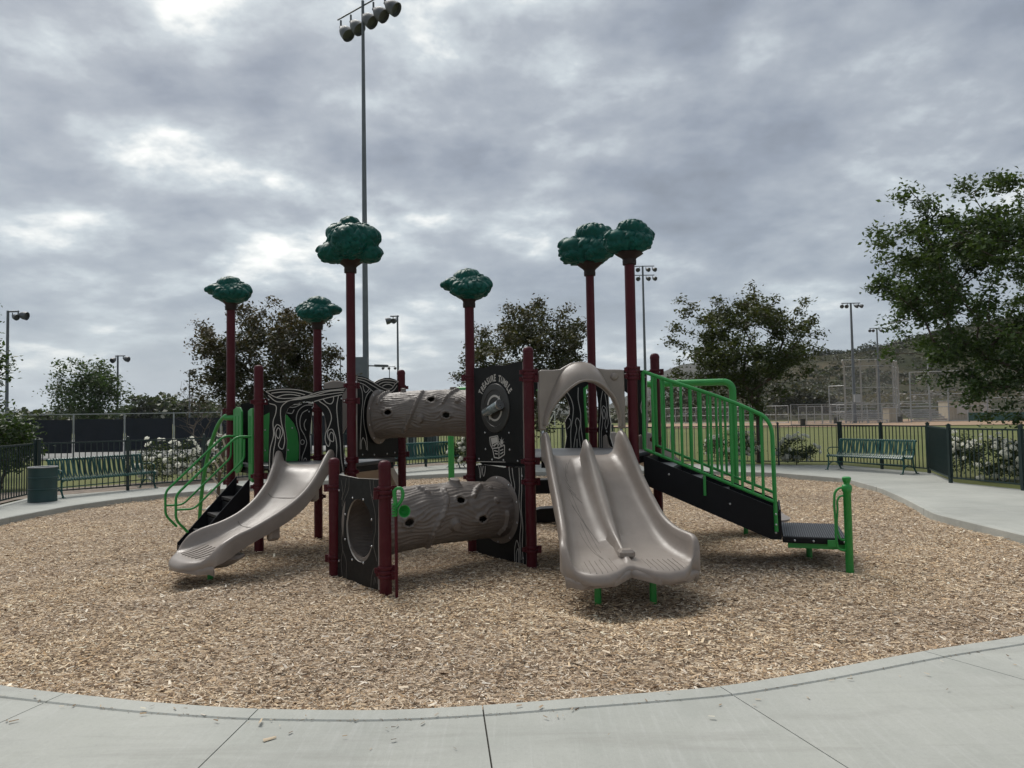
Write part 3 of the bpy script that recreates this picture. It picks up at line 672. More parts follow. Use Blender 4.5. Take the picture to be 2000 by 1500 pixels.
far_trees('distant_trees', 'low line of distant trees beyond the tennis courts', sp, 31, 0.75, ((0.03, 0.045, 0.02), (0.055, 0.07, 0.03), (0, 0, 0)))

# rose bushes -----------------------------------------------------------------------------------
def petal_mat():
    m = mat('rose_petal', (0.84, 0.83, 0.76), 0.6, 0.05, 20); t = NT(m.node_tree); tr = t.node('ShaderNodeBsdfTranslucent'); tr.inputs[0].default_value = (0.9, 0.9, 0.82, 1)
    mx = t.node('ShaderNodeMixShader'); mx.inputs[0].default_value = 0.5; t.link(t.n['Principled BSDF'].outputs[0], mx.inputs[1]); t.link(tr.outputs[0], mx.inputs[2]); t.link(mx.outputs[0], t.n['Material Output'].inputs[0]); return m
M_PETAL = petal_mat()
rosem = []
for k in range(2):
    mb = MB(); rr = random.Random(k)
    for ring, (n, rad_, h, tilt) in enumerate(((5, 0.052, 0.0, 1.1), (5, 0.038, 0.016, 0.7), (4, 0.02, 0.03, 0.25))):
        for i in range(n):
            a = 2 * math.pi * (i + 0.5 * ring) / n + rr.uniform(-.2, .2); c, s = math.cos(a), math.sin(a); w = rad_ * 0.95
            p0 = Vector((c * 0.008, s * 0.008, h - 0.012)); p1 = Vector((c * rad_ * math.sin(tilt) + 0, s * rad_ * math.sin(tilt), h + rad_ * math.cos(tilt)))
            tn = Vector((-s, c, 0)); mid = (p0 + p1) / 2 + Vector((c, s, -0.4)) * 0.010
            V = [p0, mid - tn * w * 0.55, mid + tn * w * 0.55, p1 - tn * w * 0.45, p1 + tn * w * 0.45]
            mb.add(V, [(0, 1, 2), (1, 3, 4, 2)])
    rosem.append(mb.mesh('rose_flower', M_PETAL, 180))
def rose_bush(label, px, py, w, h, nfl, seed, Y=None, leafn=2600):
    r = np.random.default_rng(seed); b = gnd(px, py, 0.085) if Y is None else at(px, py, Y); b.z = 0.07
    root = thing('rose_bush', label, 'rose bush', b, 'white rose bushes along the fence')
    cl = []
    while len(cl) < 34:
        d = r.normal(size=3); d /= np.linalg.norm(d); p = d * r.uniform(0.3, 1) ** 0.5 * np.array([w, w * 0.8, h * 0.42]) + np.array([b.x, b.y, b.z + h * 0.55])
        cl.append(p)
    mb, _, _ = grow(b, 0.12, cl, 0.004, seed, rmax=0.03); mb.build('stem', M_BARKWOOD, root, 60)
    cl = np.array(cl); idx = r.integers(0, len(cl), leafn); C = cl[idx] + r.normal(size=(leafn, 3)) * np.array([w, w, h * 0.5]) * 0.16
    C = C[C[:, 2] > 0.16]; n = len(C)
    A = np.array((0.02, 0.038, 0.012)); B = np.array((0.07, 0.095, 0.03)); cols = A + (B - A) * r.random((n, 1)) ** 1.5
    link_mesh('foliage', leaf_mesh('foliage', C - np.array(b), 0.062 * r.uniform(0.6, 1.3, n), cols, seed, 0, 0.65), root)
    cc = np.array([b.x, b.y, b.z + h * 0.55]); k = 0
    while k < nfl * 1.2:
        c = C[r.integers(0, n)]; q = (c - cc) / np.array([w, w * 0.8, h * 0.42])
        if np.linalg.norm(q) < 0.75 or (q[1] > 0.35 and q[2] < 0.4): continue
        k += 1; dirv = Vector((q[0], q[1] - 0.4, q[2] + 0.5)).normalized(); s = r.uniform(1.0, 1.65)
        link_mesh('flower', rosem[k % 2], root, c + np.array(dirv) * 0.085, dirv.to_track_quat('Z', 'Y').to_euler(), (s, s, s))
rose_bush('dense white rose bush right of the left bench behind the fence', 322, 935, 0.86, 1.22, 70, 41, 20.6, 4200)
rose_bush('white rose bush behind the green arched climber', 425, 930, 0.62, 1.15, 44, 42, 21.6)
rose_bush('small white rose bush at the right end of the middle bench', 908, 905, 0.55, 1.05, 22, 43, 24.2)
rose_bush('white rose bush behind the thick green swing post', 1425, 905, 0.82, 1.12, 52, 44, 24.0, 3600)
rose_bush('low spreading white rose bush left of the right bench', 1556, 905, 0.62, 0.85, 36, 45, 23.4)
rose_bush('tall thin white rose bush just right of the gate', 1878, 935, 0.42, 1.15, 20, 46, 18.3, 1700)
rose_bush('wide white rose bush behind the fence near the right edge', 1950, 940, 0.75, 0.95, 48, 47, 17.4, 3000)
rose_bush('white rose bush at the right edge of the picture', 2035, 945, 0.7, 1.0, 26, 48, 16.8, 2600)
# ================================================================== FAR SETTING
def flood_head(mb, p, aim, s=1.0):
    """bell shaped floodlight hanging at p, opening along aim"""
    aim = Vector(aim).normalized()
    prof = [(0.0, -0.02), (0.07, -0.02), (0.09, 0.05), (0.13, 0.10), (0.22, 0.22), (0.285, 0.40), (0.30, 0.52), (0.31, 0.66), (0.29, 0.66), (0.27, 0.50), (0.0, 0.46)]
    mb.lathe(p, [(r * s, z * s) for r, z in prof], 14, aim, mi=0)
def light_pole(label, base, H, r0, r1, heads, bar=None, group='sports light poles', box=None):
    """heads: list of (offset from pole top, aim, scale); bar: list of (a, b) offsets from pole top"""
    root = thing('light_pole', label, 'light pole', base, group); base = Vector(base); top = base + Vector((0, 0, H))
    MB().tube([base - Vector((0, 0, 0.3)), base + Vector((0, 0, H * 0.5)), top], [r0, (r0 + r1) / 2, r1], 10).build('pole', M_POLE, root, 60)
    for a, b in (bar or []): MB().tube([top + Vector(a), top + Vector(b)], max(0.045, r1 * 0.5), 8).build('crossbar', M_LAMP, root, 60)
    for off, aim, s in heads:
        p = top + Vector(off); mb = MB(); flood_head(mb, p, aim, s); h = mb.build('lamp_head', M_LAMP, root, 40)
        MB().tube([p + Vector((0, 0, 0.30 * s)), p + Vector((0, 0, 0.1 * s)), p], 0.045 * s, 6).build('bracket', M_LAMP, h, 60)
    return root
# the tall pole in the middle
b = at(716, 900, 42); b.z = 0.05
u = Vector((-1.6, 1.3, 0)).normalized(); aim = Vector((0.70, 0.15, -0.55))
top_z = 26.3
hd = [(u * d + Vector((0, 0, -0.85)), (0.62 + 0.1 * i, -0.3, -0.8), 1.35) for i, d in enumerate((2.05, 1.1, 0.0, -0.95, -1.95))]
root = light_pole('very tall grey light pole behind the largest plastic tree', b, top_z - 0.05, 0.20, 0.085, hd, [(u * 2.35 + Vector((0, 0, -0.3)), -u * 2.6 + Vector((0, 0, -0.3)))])
MB().box(b + Vector((-0.18, -0.35, 4.55)), (0.75, 0.45, 1.35)).build('switch_box', M_POLE, root)
MB().tube([b + Vector((0.2, -0.1, 4.75)), b + Vector((0.7, -0.25, 4.72))], 0.04, 6).box(b + Vector((0.95, -0.3, 4.72)), (0.75, 0.28, 0.13), (1, -0.15, -0.05)).build('path_lamp', M_LAMP, root)
def lp(label, x, ybase, ytop, Y, r0, r1, heads, bar=None):
    b = at(x, ybase, Y); t = at(x, ytop, Y); b.z = 0.03
    return light_pole(label, b, t.z - b.z, r0, r1, heads, bar)
lp('dark lamp pole with two heads at the left edge', 12, 880, 607, 40, 0.10, 0.07, [((0.25, 0, -0.28), (0.9, -0.3, -0.35), 0.55), ((0.5, 0.1, -0.2), (1, 0, -0.22), 0.75)], [((0, 0, -0.05), (0.6, 0, -0.05))])
lp('lamp pole with two heads beside the open crowned tree', 229, 870, 694, 60, 0.10, 0.07, [((-0.05, -0.2, -0.3), (-0.2, -0.8, -0.4), 0.7), ((0.45, 0, -0.25), (1, -0.2, -0.25), 0.75)], [((-0.2, 0, -0.05), (0.6, 0, -0.05))])
lp('thin lamp pole with one head above the bare tree', 370, 870, 722, 75, 0.09, 0.06, [((0.1, 0, -0.2), (1, -0.1, -0.2), 0.8)], [((0, 0, -0.05), (0.5, 0, -0.05))])
lp('lamp pole with heads to its left beside the tall pole', 779, 880, 616, 50, 0.09, 0.06, [((-0.3, 0, -0.3), (-1, -0.2, -0.25), 0.75), ((-0.05, -0.3, -0.35), (-0.3, -0.8, -0.3), 0.6)], [((-0.5, 0, -0.05), (0.1, 0, -0.05))])
lp('small distant lamp pole right of the reddish tree', 666, 870, 686, 105, 0.11, 0.07, [((-0.2, 0, -0.3), (-0.6, -0.8, -0.4), 0.9), ((0.2, 0, -0.9), (0.5, -0.8, -0.4), 0.9)], [((-0.5, 0, 0), (0.5, 0, 0))])
lp('smallest distant lamp pole between the tall pole and the dark post', 762, 870, 716, 150, 0.12, 0.08, [((-1.0, 0, -0.2), (-0.6, -0.8, -0.4), 0.9), ((0, 0, -0.2), (0, -0.9, -0.4), 0.9), ((1, 0, -0.2), (0.5, -0.8, -0.4), 0.9)], [((-1.2, 0, 0), (1.2, 0, 0))])
rows = []
for zr, n in ((-0.05, 4), (-1.15, 4)):
    for i in range(n):
        d = (i - (n - 1) / 2) * 0.78; rows.append(((d, 0, zr - 0.35), (0.5 * (1 if d > 0 else -1), -0.75, -0.35), 0.85))
lp('field light pole with two rows of lamps right of the plastic trees', 1264, 880, 519, 88, 0.2, 0.11, rows, [((-1.4, 0, -0.05), (1.4, 0, -0.05)), ((-1.4, 0, -1.15), (1.4, 0, -1.15))])
rows = [((d, 0, -0.3), (0.6 * (1 if d > 0 else -1), -0.7, -0.35), 0.8) for d in (-1.0, -0.4, 0.4, 1.0)]
root = lp('field light pole standing in front of the baseball backstop', 1670, 820, 592, 93, 0.22, 0.12, rows, [((-1.2, 0, 0), (1.2, 0, 0))])
bb = at(1674, 778, 92.6); MB().box(bb, (0.75, 0.3, 1.0)).build('switch_box', M_LINK, root)
rows = [((d, 0, -0.3), (-0.6 if d < 0 else 0.4, -0.7, -0.35), 0.85) for d in (-1.1, -0.5, 0.4)]
lp('farther light pole right of the one at the backstop', 1719, 810, 641, 128, 0.2, 0.12, rows, [((-1.3, 0, 0), (0.7, 0, 0))])

# tennis court fence with dark windscreen -----------------------------------------------------
M_SCREEN = mat('windscreen_fabric', (0.010, 0.014, 0.022), 0.8, 0.25, 1.5, bump=0.2, bscale=8)
def mesh_veil(name, col, alpha):
    m = bpy.data.materials.new(name); m.use_nodes = True; t = NT(m.node_tree); b = t.n['Principled BSDF']
    b.inputs['Base Color'].default_value = (*col, 1); b.inputs['Roughness'].default_value = 0.6; b.inputs['Metallic'].default_value = 0.2
    tc = t.node('ShaderNodeTexCoord'); n = t.noise(tc.outputs['Object'], 0.8, 3)
    t.link(t.math('MULTIPLY', t.math('MULTIPLY_ADD', n, 0.4, 0.8), alpha), b.inputs['Alpha'])
    return m
M_VEIL = mesh_veil('chain_link_mesh', (0.30, 0.31, 0.31), 0.16)
def link_fence(label, a, b, h, n, z0=0.05, veil=True, rails=(1.0,), name='chain_link_fence', screen=None, rp=0.04, cat='fence', group=None):
    a = Vector(a); b = Vector(b); root = thing(name, label, cat, Vector((a.x, a.y, z0)), group)
    for i in range(n + 1):
        p = a.lerp(b, i / n); p.z = z0; MB().tube([p - Vector((0, 0, 0.2)), p + Vector((0, 0, h))], rp, 6).build('fence_post', M_LINK, root, 60)
    for f in rails: MB().tube([(a.x, a.y, z0 + h * f), (b.x, b.y, z0 + h * f)], rp * 0.7, 6).build('rail', M_LINK, root, 60)
    nrm = (b - a).normalized(); nrm = Vector((nrm.y, -nrm.x, 0)); 
    if nrm.y > 0: nrm = -nrm
    for i in range(n):
        p, q = a.lerp(b, i / n), a.lerp(b, (i + 1) / n)
        if veil: MB().add([(p.x, p.y, z0 + 0.03), (q.x, q.y, z0 + 0.03), (q.x, q.y, z0 + h - 0.01), (p.x, p.y, z0 + h - 0.01)], [(0, 1, 2, 3)]).build('wire_mesh', M_VEIL, root)
        if screen:
            mid = (p + q) / 2 + nrm * 0.03; u = (q - p).normalized(); z1, z2 = screen
            MB().box((mid.x, mid.y, z0 + (z1 + z2) / 2), ((q - p).length - 0.12, 0.012, z2 - z1), u).build('windscreen', M_SCREEN, root)
    return root
a = at(40, 830, 36); b = at(690, 830, 41)
link_fence('tall tennis court fence hung with dark windscreen', a, b, 2.18, 7, z0=0.06, rails=(1.0, 0.45), screen=(0.26, 1.92), veil=False, name='court_fence')
a2 = at(40, 830, 36); b2 = Vector((-28, 24, 0))
link_fence('dark windscreened court fence running off to the left', a2 + Vector((-0.3, -0.1, 0)), b2, 2.18, 4, z0=0.06, rails=(1.0, 0.45), screen=(0.26, 1.92), veil=False, name='court_fence')
# dark utility cabinets seen under the upper tunnel
M_CAB = mat('cabinet_grey', (0.055, 0.075, 0.085), 0.5, 0.2, 2)
M_CABL = mat('cabinet_trim', (0.28, 0.30, 0.31), 0.5, 0.1)
for x0, x1, lab in ((700, 792, 'grey blue utility cabinet left of the middle bench'), (797, 812, 'narrow grey utility cabinet seen under the upper tunnel'), (829, 856, 'grey blue utility cabinet above the middle bench')):
    A = at(x0, 845, 31); Bb = at(x1, 845, 31); w = Bb.x - A.x; rt = thing('utility_cabinet', lab, 'cabinet', ((A.x + Bb.x) / 2, 31, 0.05))
    MB().box(((A.x + Bb.x) / 2, 31, 0.75), (w, 0.6, 1.4)).build('body', M_CAB, rt)
    MB().box((Bb.x - 0.03, 30.69, 0.75), (0.06, 0.03, 1.36)).box((A.x + 0.03, 30.69, 0.75), (0.06, 0.03, 1.36)).build('trim', M_CABL, rt)
    MB().box(((A.x + Bb.x) / 2, 31, 1.48), (w + 0.08, 0.7, 0.05)).build('lid', M_CABL, rt)

# swing set -----------------------------------------------------------------------------------
sr = gnd(1437, 962); sl = gnd(882, 952); sr.z = sl.z = 0
su = (sl - sr).normalized(); HS = 2.50; rb = 0.078
root = thing('swing_set', 'bright green single beam swing frame behind the play structure', 'swing set', sr)
def arch_leg(p, sgn):
    pts = [p - Vector((0, 0, 0.2)), p + Vector((0, 0, 1.2)), p + Vector((0, 0, HS - 0.22))]
    for a in np.linspace(0.2, math.pi / 2, 7): pts.append(p + Vector((0, 0, HS - 0.22)) + Vector((0, 0, 1)) * 0.2 * math.sin(a) + su * sgn * 0.2 * (1 - math.cos(a)))
    return pts
MB().tube(arch_leg(sr, 1), rb, 16).build('end_post', M_GREEN, root, 60)
MB().tube(arch_leg(sl, -1), rb, 16).build('end_post', M_GREEN, root, 60)
zb = HS - 0.02
MB().tube([sr + su * 0.2 + Vector((0, 0, zb)), sl - su * 0.2 + Vector((0, 0, zb))], rb, 16).build('beam', M_GREEN, root, 60)
LS = (sl - sr).length
for f in (0.17, 0.29, 0.62, 0.74):
    p = sr + su * LS * f + Vector((0, 0, zb)); MB().tube([p - su * 0.04, p + su * 0.04], rb + 0.012, 16).build('hanger_clamp', M_GREEN, root, 60)
    MB().tube([p - Vector((0, 0, rb)), p - Vector((0, 0, rb + 0.09))], 0.014, 6).build('hanger', M_STEEL, root)
for k, (f0, f1) in enumerate(((0.17, 0.29), (0.62, 0.74))):
    pa, pb = sr + su * LS * f0, sr + su * LS * f1; c = (pa + pb) / 2
    rt = thing('bucket_swing', ('black bucket swing hanging behind the green stair rails', 'black bucket swing hanging behind the hooded slide')[k], 'swing', c + Vector((0, 0, 0.62)), 'swings on the green frame')
    M_RUB = mat('black_rubber', (0.012, 0.012, 0.013), 0.7, 0.2)
    mbk = MB(); s0 = 0.15
    for sx, sy, wx, wy in ((1, 0, 0.02, 0.28), (-1, 0, 0.02, 0.28), (0, 1, 0.3, 0.02), (0, -1, 0.3, 0.02)):
        mbk.box(c + su * (sx * s0) + Vector((su.y, -su.x, 0)) * (sy * s0) + Vector((0, 0, 0.83)), (wx, wy, 0.16), su)
    mbk.box(c + Vector((0, 0, 0.66)), (0.12, 0.3, 0.04), su); mbk.box(c + su * 0.12 + Vector((0, 0, 0.72)), (0.03, 0.3, 0.12), su); mbk.box(c - su * 0.12 + Vector((0, 0, 0.72)), (0.03, 0.3, 0.12), su)
    mbk.build('seat', M_RUB, rt)
    for sgn, pp in ((-1, pa), (1, pb)):
        MB().tube([c + su * sgn * 0.16 + Vector((0, 0, 0.9)), pp.lerp(c, 0.35) + Vector((0, 0, zb - rb - 0.09))], 0.009, 5).build('chain', M_LINK, rt)

# hills --------------------------------------------------------------------------------------------
def hill_mat(name, cols, sc):
    m = bpy.data.materials.new(name); m.use_nodes = True; t = NT(m.node_tree); b = t.n['Principled BSDF']
    geo = t.node('ShaderNodeNewGeometry'); P = geo.outputs['Position']
    n1 = t.noise(P, sc, 6, 0.62); n2 = t.noise(P, sc * 6, 6, 0.7); n3 = t.noise(P, sc * 0.35, 3, 0.5)
    c = t.mix(t.math('MULTIPLY_ADD', n1, 3.2, -1.1, clamp=True), (*cols[0], 1), (*cols[1], 1))
    c = t.mix(t.math('MULTIPLY', t.math('MULTIPLY_ADD', n2, 4, -1.7, clamp=True), 0.55), c, (*cols[2], 1))
    c = t.mix(t.math('MULTIPLY_ADD', n3, 7, -4.2, clamp=True), c, (*cols[3], 1))
    t.link(c, b.inputs['Base Color']); b.inputs['Roughness'].default_value = 0.95; b.inputs['Specular IOR Level'].default_value = 0.05
    return m
HC = ((0.034, 0.038, 0.02), (0.064, 0.058, 0.036), (0.022, 0.025, 0.014), (0.11, 0.088, 0.058))
def hill(name, ridge_px, Yr, Yf, m, amp, nx=150, ny=60, power=1.0):
    xs = np.linspace(ridge_px[0][0], ridge_px[-1][0], nx); ry = np.interp(xs, [p[0] for p in ridge_px], [p[1] for p in ridge_px])
    V = []; 
    for j in range(ny + 8):
        s = j / ny; Yj = Yf + (Yr - Yf) * s
        for i in range(nx):
            pr = at(xs[i], ry[i], Yr); X = pr.x * (0.55 * (Yj / Yr) + 0.45)
            sz = min(s, 2 - s); sm = sz ** power * (1.0 if sz < 1 else 1)
            n = mnoise.noise(Vector((X * 0.012, Yj * 0.012, 1.3))) + 0.5 * mnoise.noise(Vector((X * 0.035, Yj * 0.035, 4.3)))
            z = (pr.z) * sm + amp * n * math.sin(math.pi * min(1, s)) ** 0.8 + 0.3 * mnoise.noise(Vector((X * 0.2, Yj * 0.2, 0)))
            V.append((X, Yj, max(-0.5, z)))
    nyy = ny + 8
    Fq = [(j * nx + i, j * nx + i + 1, (j + 1) * nx + i + 1, (j + 1) * nx + i) for j in range(nyy - 1) for i in range(nx - 1)]
    o = bpy.data.objects.new(name, np_mesh(name, np.array(V), np.array(Fq), m, True)); COL.objects.link(o); tag(o, kind='structure'); return np.array(V).reshape(nyy, nx, 3)
ridge = [(1080, 815), (1180, 800), (1260, 785), (1340, 765), (1420, 742), (1500, 716), (1570, 697), (1620, 692), (1680, 690), (1730, 676), (1800, 656), (1850, 645), (1900, 632), (1960, 622), (2030, 610), (2150, 590), (2300, 575), (2500, 560)]
HV = hill('hill', ridge, 330, 140, hill_mat('chaparral_hill', HC, 0.035), 4.5)
FARC = ((0.05, 0.055, 0.04), (0.075, 0.07, 0.055), (0.04, 0.045, 0.035), (0.09, 0.08, 0.06))
hill('far_hill', [(1150, 812), (1230, 770), (1290, 728), (1330, 712), (1380, 706), (1450, 710), (1550, 730), (1650, 770), (1750, 812)], 1400, 1000, hill_mat('far_hill_scrub', FARC, 0.01), 12, 60, 30)
hill('far_hill', [(-300, 815), (-100, 808), (150, 806), (400, 802), (560, 790), (650, 776), (760, 768), (850, 762), (920, 768), (1050, 780), (1250, 812)], 1500, 1200, hill_mat('far_hill_scrub_left', FARC, 0.01), 8, 70, 30)
# shrubs on the hill
r = np.random.default_rng(77); C = []; cols = []; szs = []
nyy, nxx = HV.shape[:2]
for k in range(8500):
    j = r.integers(1, nyy - 10); i = r.integers(0, nxx - 1); p = HV[j, i] + (HV[j + 1, i + 1] - HV[j, i]) * r.random(3)
    patch = mnoise.noise(Vector((p[0] * 0.03, p[1] * 0.03, 9)))
    if patch + 0.25 * r.normal() < -0.15: continue
    rad_ = r.uniform(0.6, 1.7) * (1.2 if patch > 0.3 else 1); nl = 18
    d = r.normal(size=(nl, 3)); d[:, 2] = np.abs(d[:, 2]) * 0.7; d /= np.linalg.norm(d, axis=1, keepdims=True)
    C.append(p + d * rad_ * r.uniform(0.4, 1, (nl, 1)) * np.array([1.2, 1, 0.75])); szs.append(np.full(nl, rad_ * 0.55))
    g = r.random(); base = np.array((0.028, 0.037, 0.017)) * (1 - g) + np.array((0.064, 0.058, 0.036)) * g if r.random() < 0.75 else np.array((0.05, 0.06, 0.02))
    if p[1] < 185 and p[0] > 75: base = np.array((0.14, 0.125, 0.108))
    cols.append(base * r.uniform(0.85, 1.15, (nl, 1)))
C = np.concatenate(C); me = leaf_mesh('hill_scrub', C, np.concatenate(szs), np.concatenate(cols), 5, 0, 0.8)
o = bpy.data.objects.new('hill_scrub', me); COL.objects.link(o); tag(o, 'grey green chaparral scrub covering the hillside', 'scrub', kind='stuff')
# ridge trees
sp = []
for x, y, w, h in ((1595, 694, 2.5, 1.8), (1612, 690, 3, 2.2), (1632, 692, 3, 2), (1650, 694, 3, 2), (1668, 692, 3.4, 2.4), (1690, 686, 4.5, 3.4), (1702, 682, 4, 3.6), (1725, 690, 4, 3), (1740, 686, 4.5, 3.5), (1685, 700, 4, 3), (1710, 702, 4.5, 3), (1745, 695, 4, 3), (1775, 668, 2.5, 1.6), (1800, 660, 2.5, 1.6), (1755, 674, 3, 2), (1830, 652, 2.4, 1.6)):
    sp.append((at(x, y, 322), w, h, 260))
for x in range(1550, 2100, 13): sp.append((at(x, np.interp(x, [q[0] for q in ridge], [q[1] for q in ridge]) + 1, 326), 2.0, 1.0 + random.random() * 1.2, 60))
far_trees('ridge_trees', 'dark oaks and brush along the ridge of the hill', sp, 33, 0.9, ((0.025, 0.034, 0.016), (0.05, 0.06, 0.03), (0, 0, 0)))
sp = []
for x, y, w, h in ((1545, 780, 3.2, 2.6), (1560, 782, 3.5, 2.6), (1575, 784, 3.0, 2.2), (1525, 785, 3, 2), (1605, 788, 3, 1.8), (1620, 790, 3, 1.6), (1330, 770, 4, 5), (1300, 780, 4, 4), (1360, 775, 4, 4), (1110, 780, 5, 6), (1080, 785, 5, 6), (1140, 790, 4, 4), (1060, 800, 4, 3)):
    sp.append((at(x, y, 136), w * 0.9, h, 300))
far_trees('field_edge_bushes', 'dark bushes at the foot of the hill beyond the ball field', sp, 34, 0.7, ((0.022, 0.03, 0.014), (0.055, 0.05, 0.025), (0, 0, 0)))

# ball field: backstop, fences, stands, container ------------------------------------------------
YB = 97
def gp(x, Y, z=0.0): p = at(x, 820, Y); return Vector((p.x, p.y, z))
root = thing('backstop', 'tall grey chain link baseball backstop with overhanging top', 'backstop', gp(1652, YB))
M_BV = mesh_veil('backstop_mesh', (0.30, 0.31, 0.31), 0.22)
cols_ = [(1652, 97), (1684, 99), (1716, 101), (1747, 101.5), (1752, 99), (1757, 96.5)]
tops = [716, 715, 714, 715, 717, 718]
prevp = None
for (x, Y), ty in zip(cols_, tops):
    p = gp(x, Y); zt = at(x - 2, ty, Y).z; q = Vector((p.x - 0.0, p.y, zt)); e = q + Vector((-0.42, -0.5, 0.85))
    MB().tube([p - Vector((0, 0, 0.2)), q, e], 0.11, 6).build('upright', M_LINK, root, 60)
    if prevp:
        a, b, c = prevp
        MB().add([a, p, q, b], [(0, 1, 2, 3)]).build('wire_mesh', M_BV, root); MB().add([b, q, e, c], [(0, 1, 2, 3)]).build('wire_mesh', M_BV, root)
        for f in (0.33, 0.62, 1.0): MB().tube([a.lerp(b, f), p.lerp(q, f)], 0.035, 5).build('rail', M_LINK, root, 60)
        MB().tube([c, e], 0.035, 5).build('rail', M_LINK, root, 60)
    prevp = (p, q, e)
link_fence('tall chain link wing of the backstop left of its uprights', gp(1621, 99), gp(1652, 97), 5.0, 1, rails=(1.0, 0.5, 0.3), rp=0.07)
link_fence('chain link fence bordering the ball field left of the backstop', gp(1300, 118), gp(1540, 104), 2.5, 11, rails=(1.0, 0.05, 0.5), rp=0.055)
link_fence('chain link dugout fence in front of the left bleachers', gp(1545, 88), gp(1780, 92), 2.5, 8, rails=(1.0, 0.05, 0.5), rp=0.05)
link_fence('chain link fence enclosing the far dugout', gp(1560, 100), gp(1640, 96), 2.3, 5, rails=(1.0, 0.1, 0.55), rp=0.05)
link_fence('tall chain link foul fence in front of the right bleachers', gp(1780, 97), gp(1930, 94), 6.6, 4, rails=(1.0, 0.55, 0.3, 0.02), rp=0.085)
link_fence('chain link fence running behind the green boards at far right', gp(1930, 94), gp(2080, 90), 3.0, 4, rails=(1.0, 0.5), rp=0.07)
rt = thing('foul_pole', 'tall bent grey pole rising through the right tree', 'pole', gp(1819, 98)); p = gp(1819, 98); zt = at(1815, 697, 98).z
MB().tube([p - Vector((0, 0, 0.2)), Vector((p.x - 0.2, p.y, zt)), Vector((p.x + 0.3, p.y, zt + 1.5))], 0.085, 6).build('pole', M_LINK, rt, 60)
M_ALU = mat('bleacher_aluminium', (0.42, 0.43, 0.44), 0.4, 0.12, 1.2, metal=0.4)
M_FRAMEGREY = mat('bleacher_frame', (0.12, 0.12, 0.12), 0.7)  # even dark grey for the bleacher supports
def bleacher(label, x0, x1, Y, rows):
    a, b = gp(x0, Y), gp(x1, Y); root = thing('bleachers', label, 'bleachers', a, 'aluminium bleachers'); w = b.x - a.x; cx = (a.x + b.x) / 2
    for i in range(rows):
        MB().box((cx, Y + i * 0.7, 0.42 + i * 0.32), (w, 0.3, 0.06)).build('seat_plank', M_ALU, root)
        MB().box((cx, Y + 0.35 + i * 0.7, 0.12 + i * 0.32), (w, 0.34, 0.05)).build('foot_plank', M_ALU, root)
        MB().box((cx, Y + 0.17 + i * 0.7, 0.3 + i * 0.32), (w, 0.02, 0.14)).build('riser', M_ALU, root)
    for k in range(5):
        x = a.x + w * k / 4; MB().tube([(x, Y - 0.1, 0), (x, Y + rows * 0.7, 0.1 + rows * 0.32), (x, Y + rows * 0.7, 0)], 0.04, 5).build('support', M_FRAMEGREY, root)
    zt = 0.42 + rows * 0.32
    for z in (zt + 0.15, zt + 0.5, zt + 0.85): MB().tube([(a.x, Y + rows * 0.7, z), (b.x, Y + rows * 0.7, z)], 0.03, 5).build('guard_rail', M_ALU, root)
    return root
bleacher('silver bleachers behind the chain link left of the backstop pole base', 1655, 1737, 103, 5)
bleacher('silver bleachers right of the backstop beside the cream container', 1785, 1852, 99, 5)
rt = thing('dugout_bench', 'long pale players bench inside the fence', 'bench', gp(1640, 93)); a, b = gp(1640, 93), gp(1735, 93)
MB().box(((a.x + b.x) / 2, 93, 0.5), (b.x - a.x, 0.3, 0.06)).build('seat_plank', M_ALU, rt)
for f in np.linspace(0.03, 0.97, 6): p = a.lerp(b, float(f)); MB().box((p.x, 93, 0.23), (0.06, 0.26, 0.46)).build('leg', M_LINK, rt)
M_CREAM = mat('cream_siding', (0.40, 0.36, 0.28), 0.7, 0.1, 1)
def ribbed_box(name, label, cat, x0, x1, Y, h, depth, rib):
    a, b = gp(x0, Y), gp(x1, Y); root = thing(name, label, cat, ((a.x + b.x) / 2, Y, 0.05)); cx = (a.x + b.x) / 2; w = b.x - a.x
    MB().box((cx, Y + depth / 2, 0.05 + h / 2), (w, depth, h)).build('wall', M_CREAM, root)
    n = int(w / rib)
    for i in range(n): MB().box((a.x + (i + 0.5) * w / n, Y - 0.03, 0.05 + h / 2), (rib * 0.55, 0.06, h - 0.15)).build('rib', M_CREAM, root)
    MB().box((cx, Y + depth / 2, 0.05 + h + 0.06), (w + 0.2, depth + 0.2, 0.1)).build('roof', M_ALU, root); return root, a, b
rt, a, b = ribbed_box('storage_container', 'cream ribbed storage container beside the right bleachers', 'container', 1853, 1937, 104, 2.75, 2.4, 0.42)
MB().box((a.x + 2.0, 103.9, 1.6), (1.7, 0.1, 1.2)).build('shutter', M_LINE, rt); MB().box((b.x - 0.9, 103.9, 1.3), (1.1, 0.1, 2.2)).build('door', M_LINE, rt)
rt, a, b = ribbed_box('ticket_booth', 'small cream booth at the right end of the dugout fence', 'booth', 1737, 1753, 95, 1.9, 1.6, 0.9)
M_BOARD = mat('outfield_board', (0.008, 0.05, 0.045), 0.6, 0.2, 0.8)
rt = thing('green_barrier', 'long dark green padded barrier along the infield at right', 'barrier', gp(1893, 90)); a, b = gp(1893, 90), gp(2085, 80)
for i in range(8):
    p, q = a.lerp(b, i / 8), a.lerp(b, (i + 1) / 8); MB().box((p + q) / 2 + Vector((0, 0, 0.72)), ((q - p).length - 0.04, 0.12, 1.0), q - p).build('board', M_BOARD, rt)
    MB().box(p + Vector((0, 0, 0.6)), (0.1, 0.1, 1.3)).build('post', M_BOARD, rt)
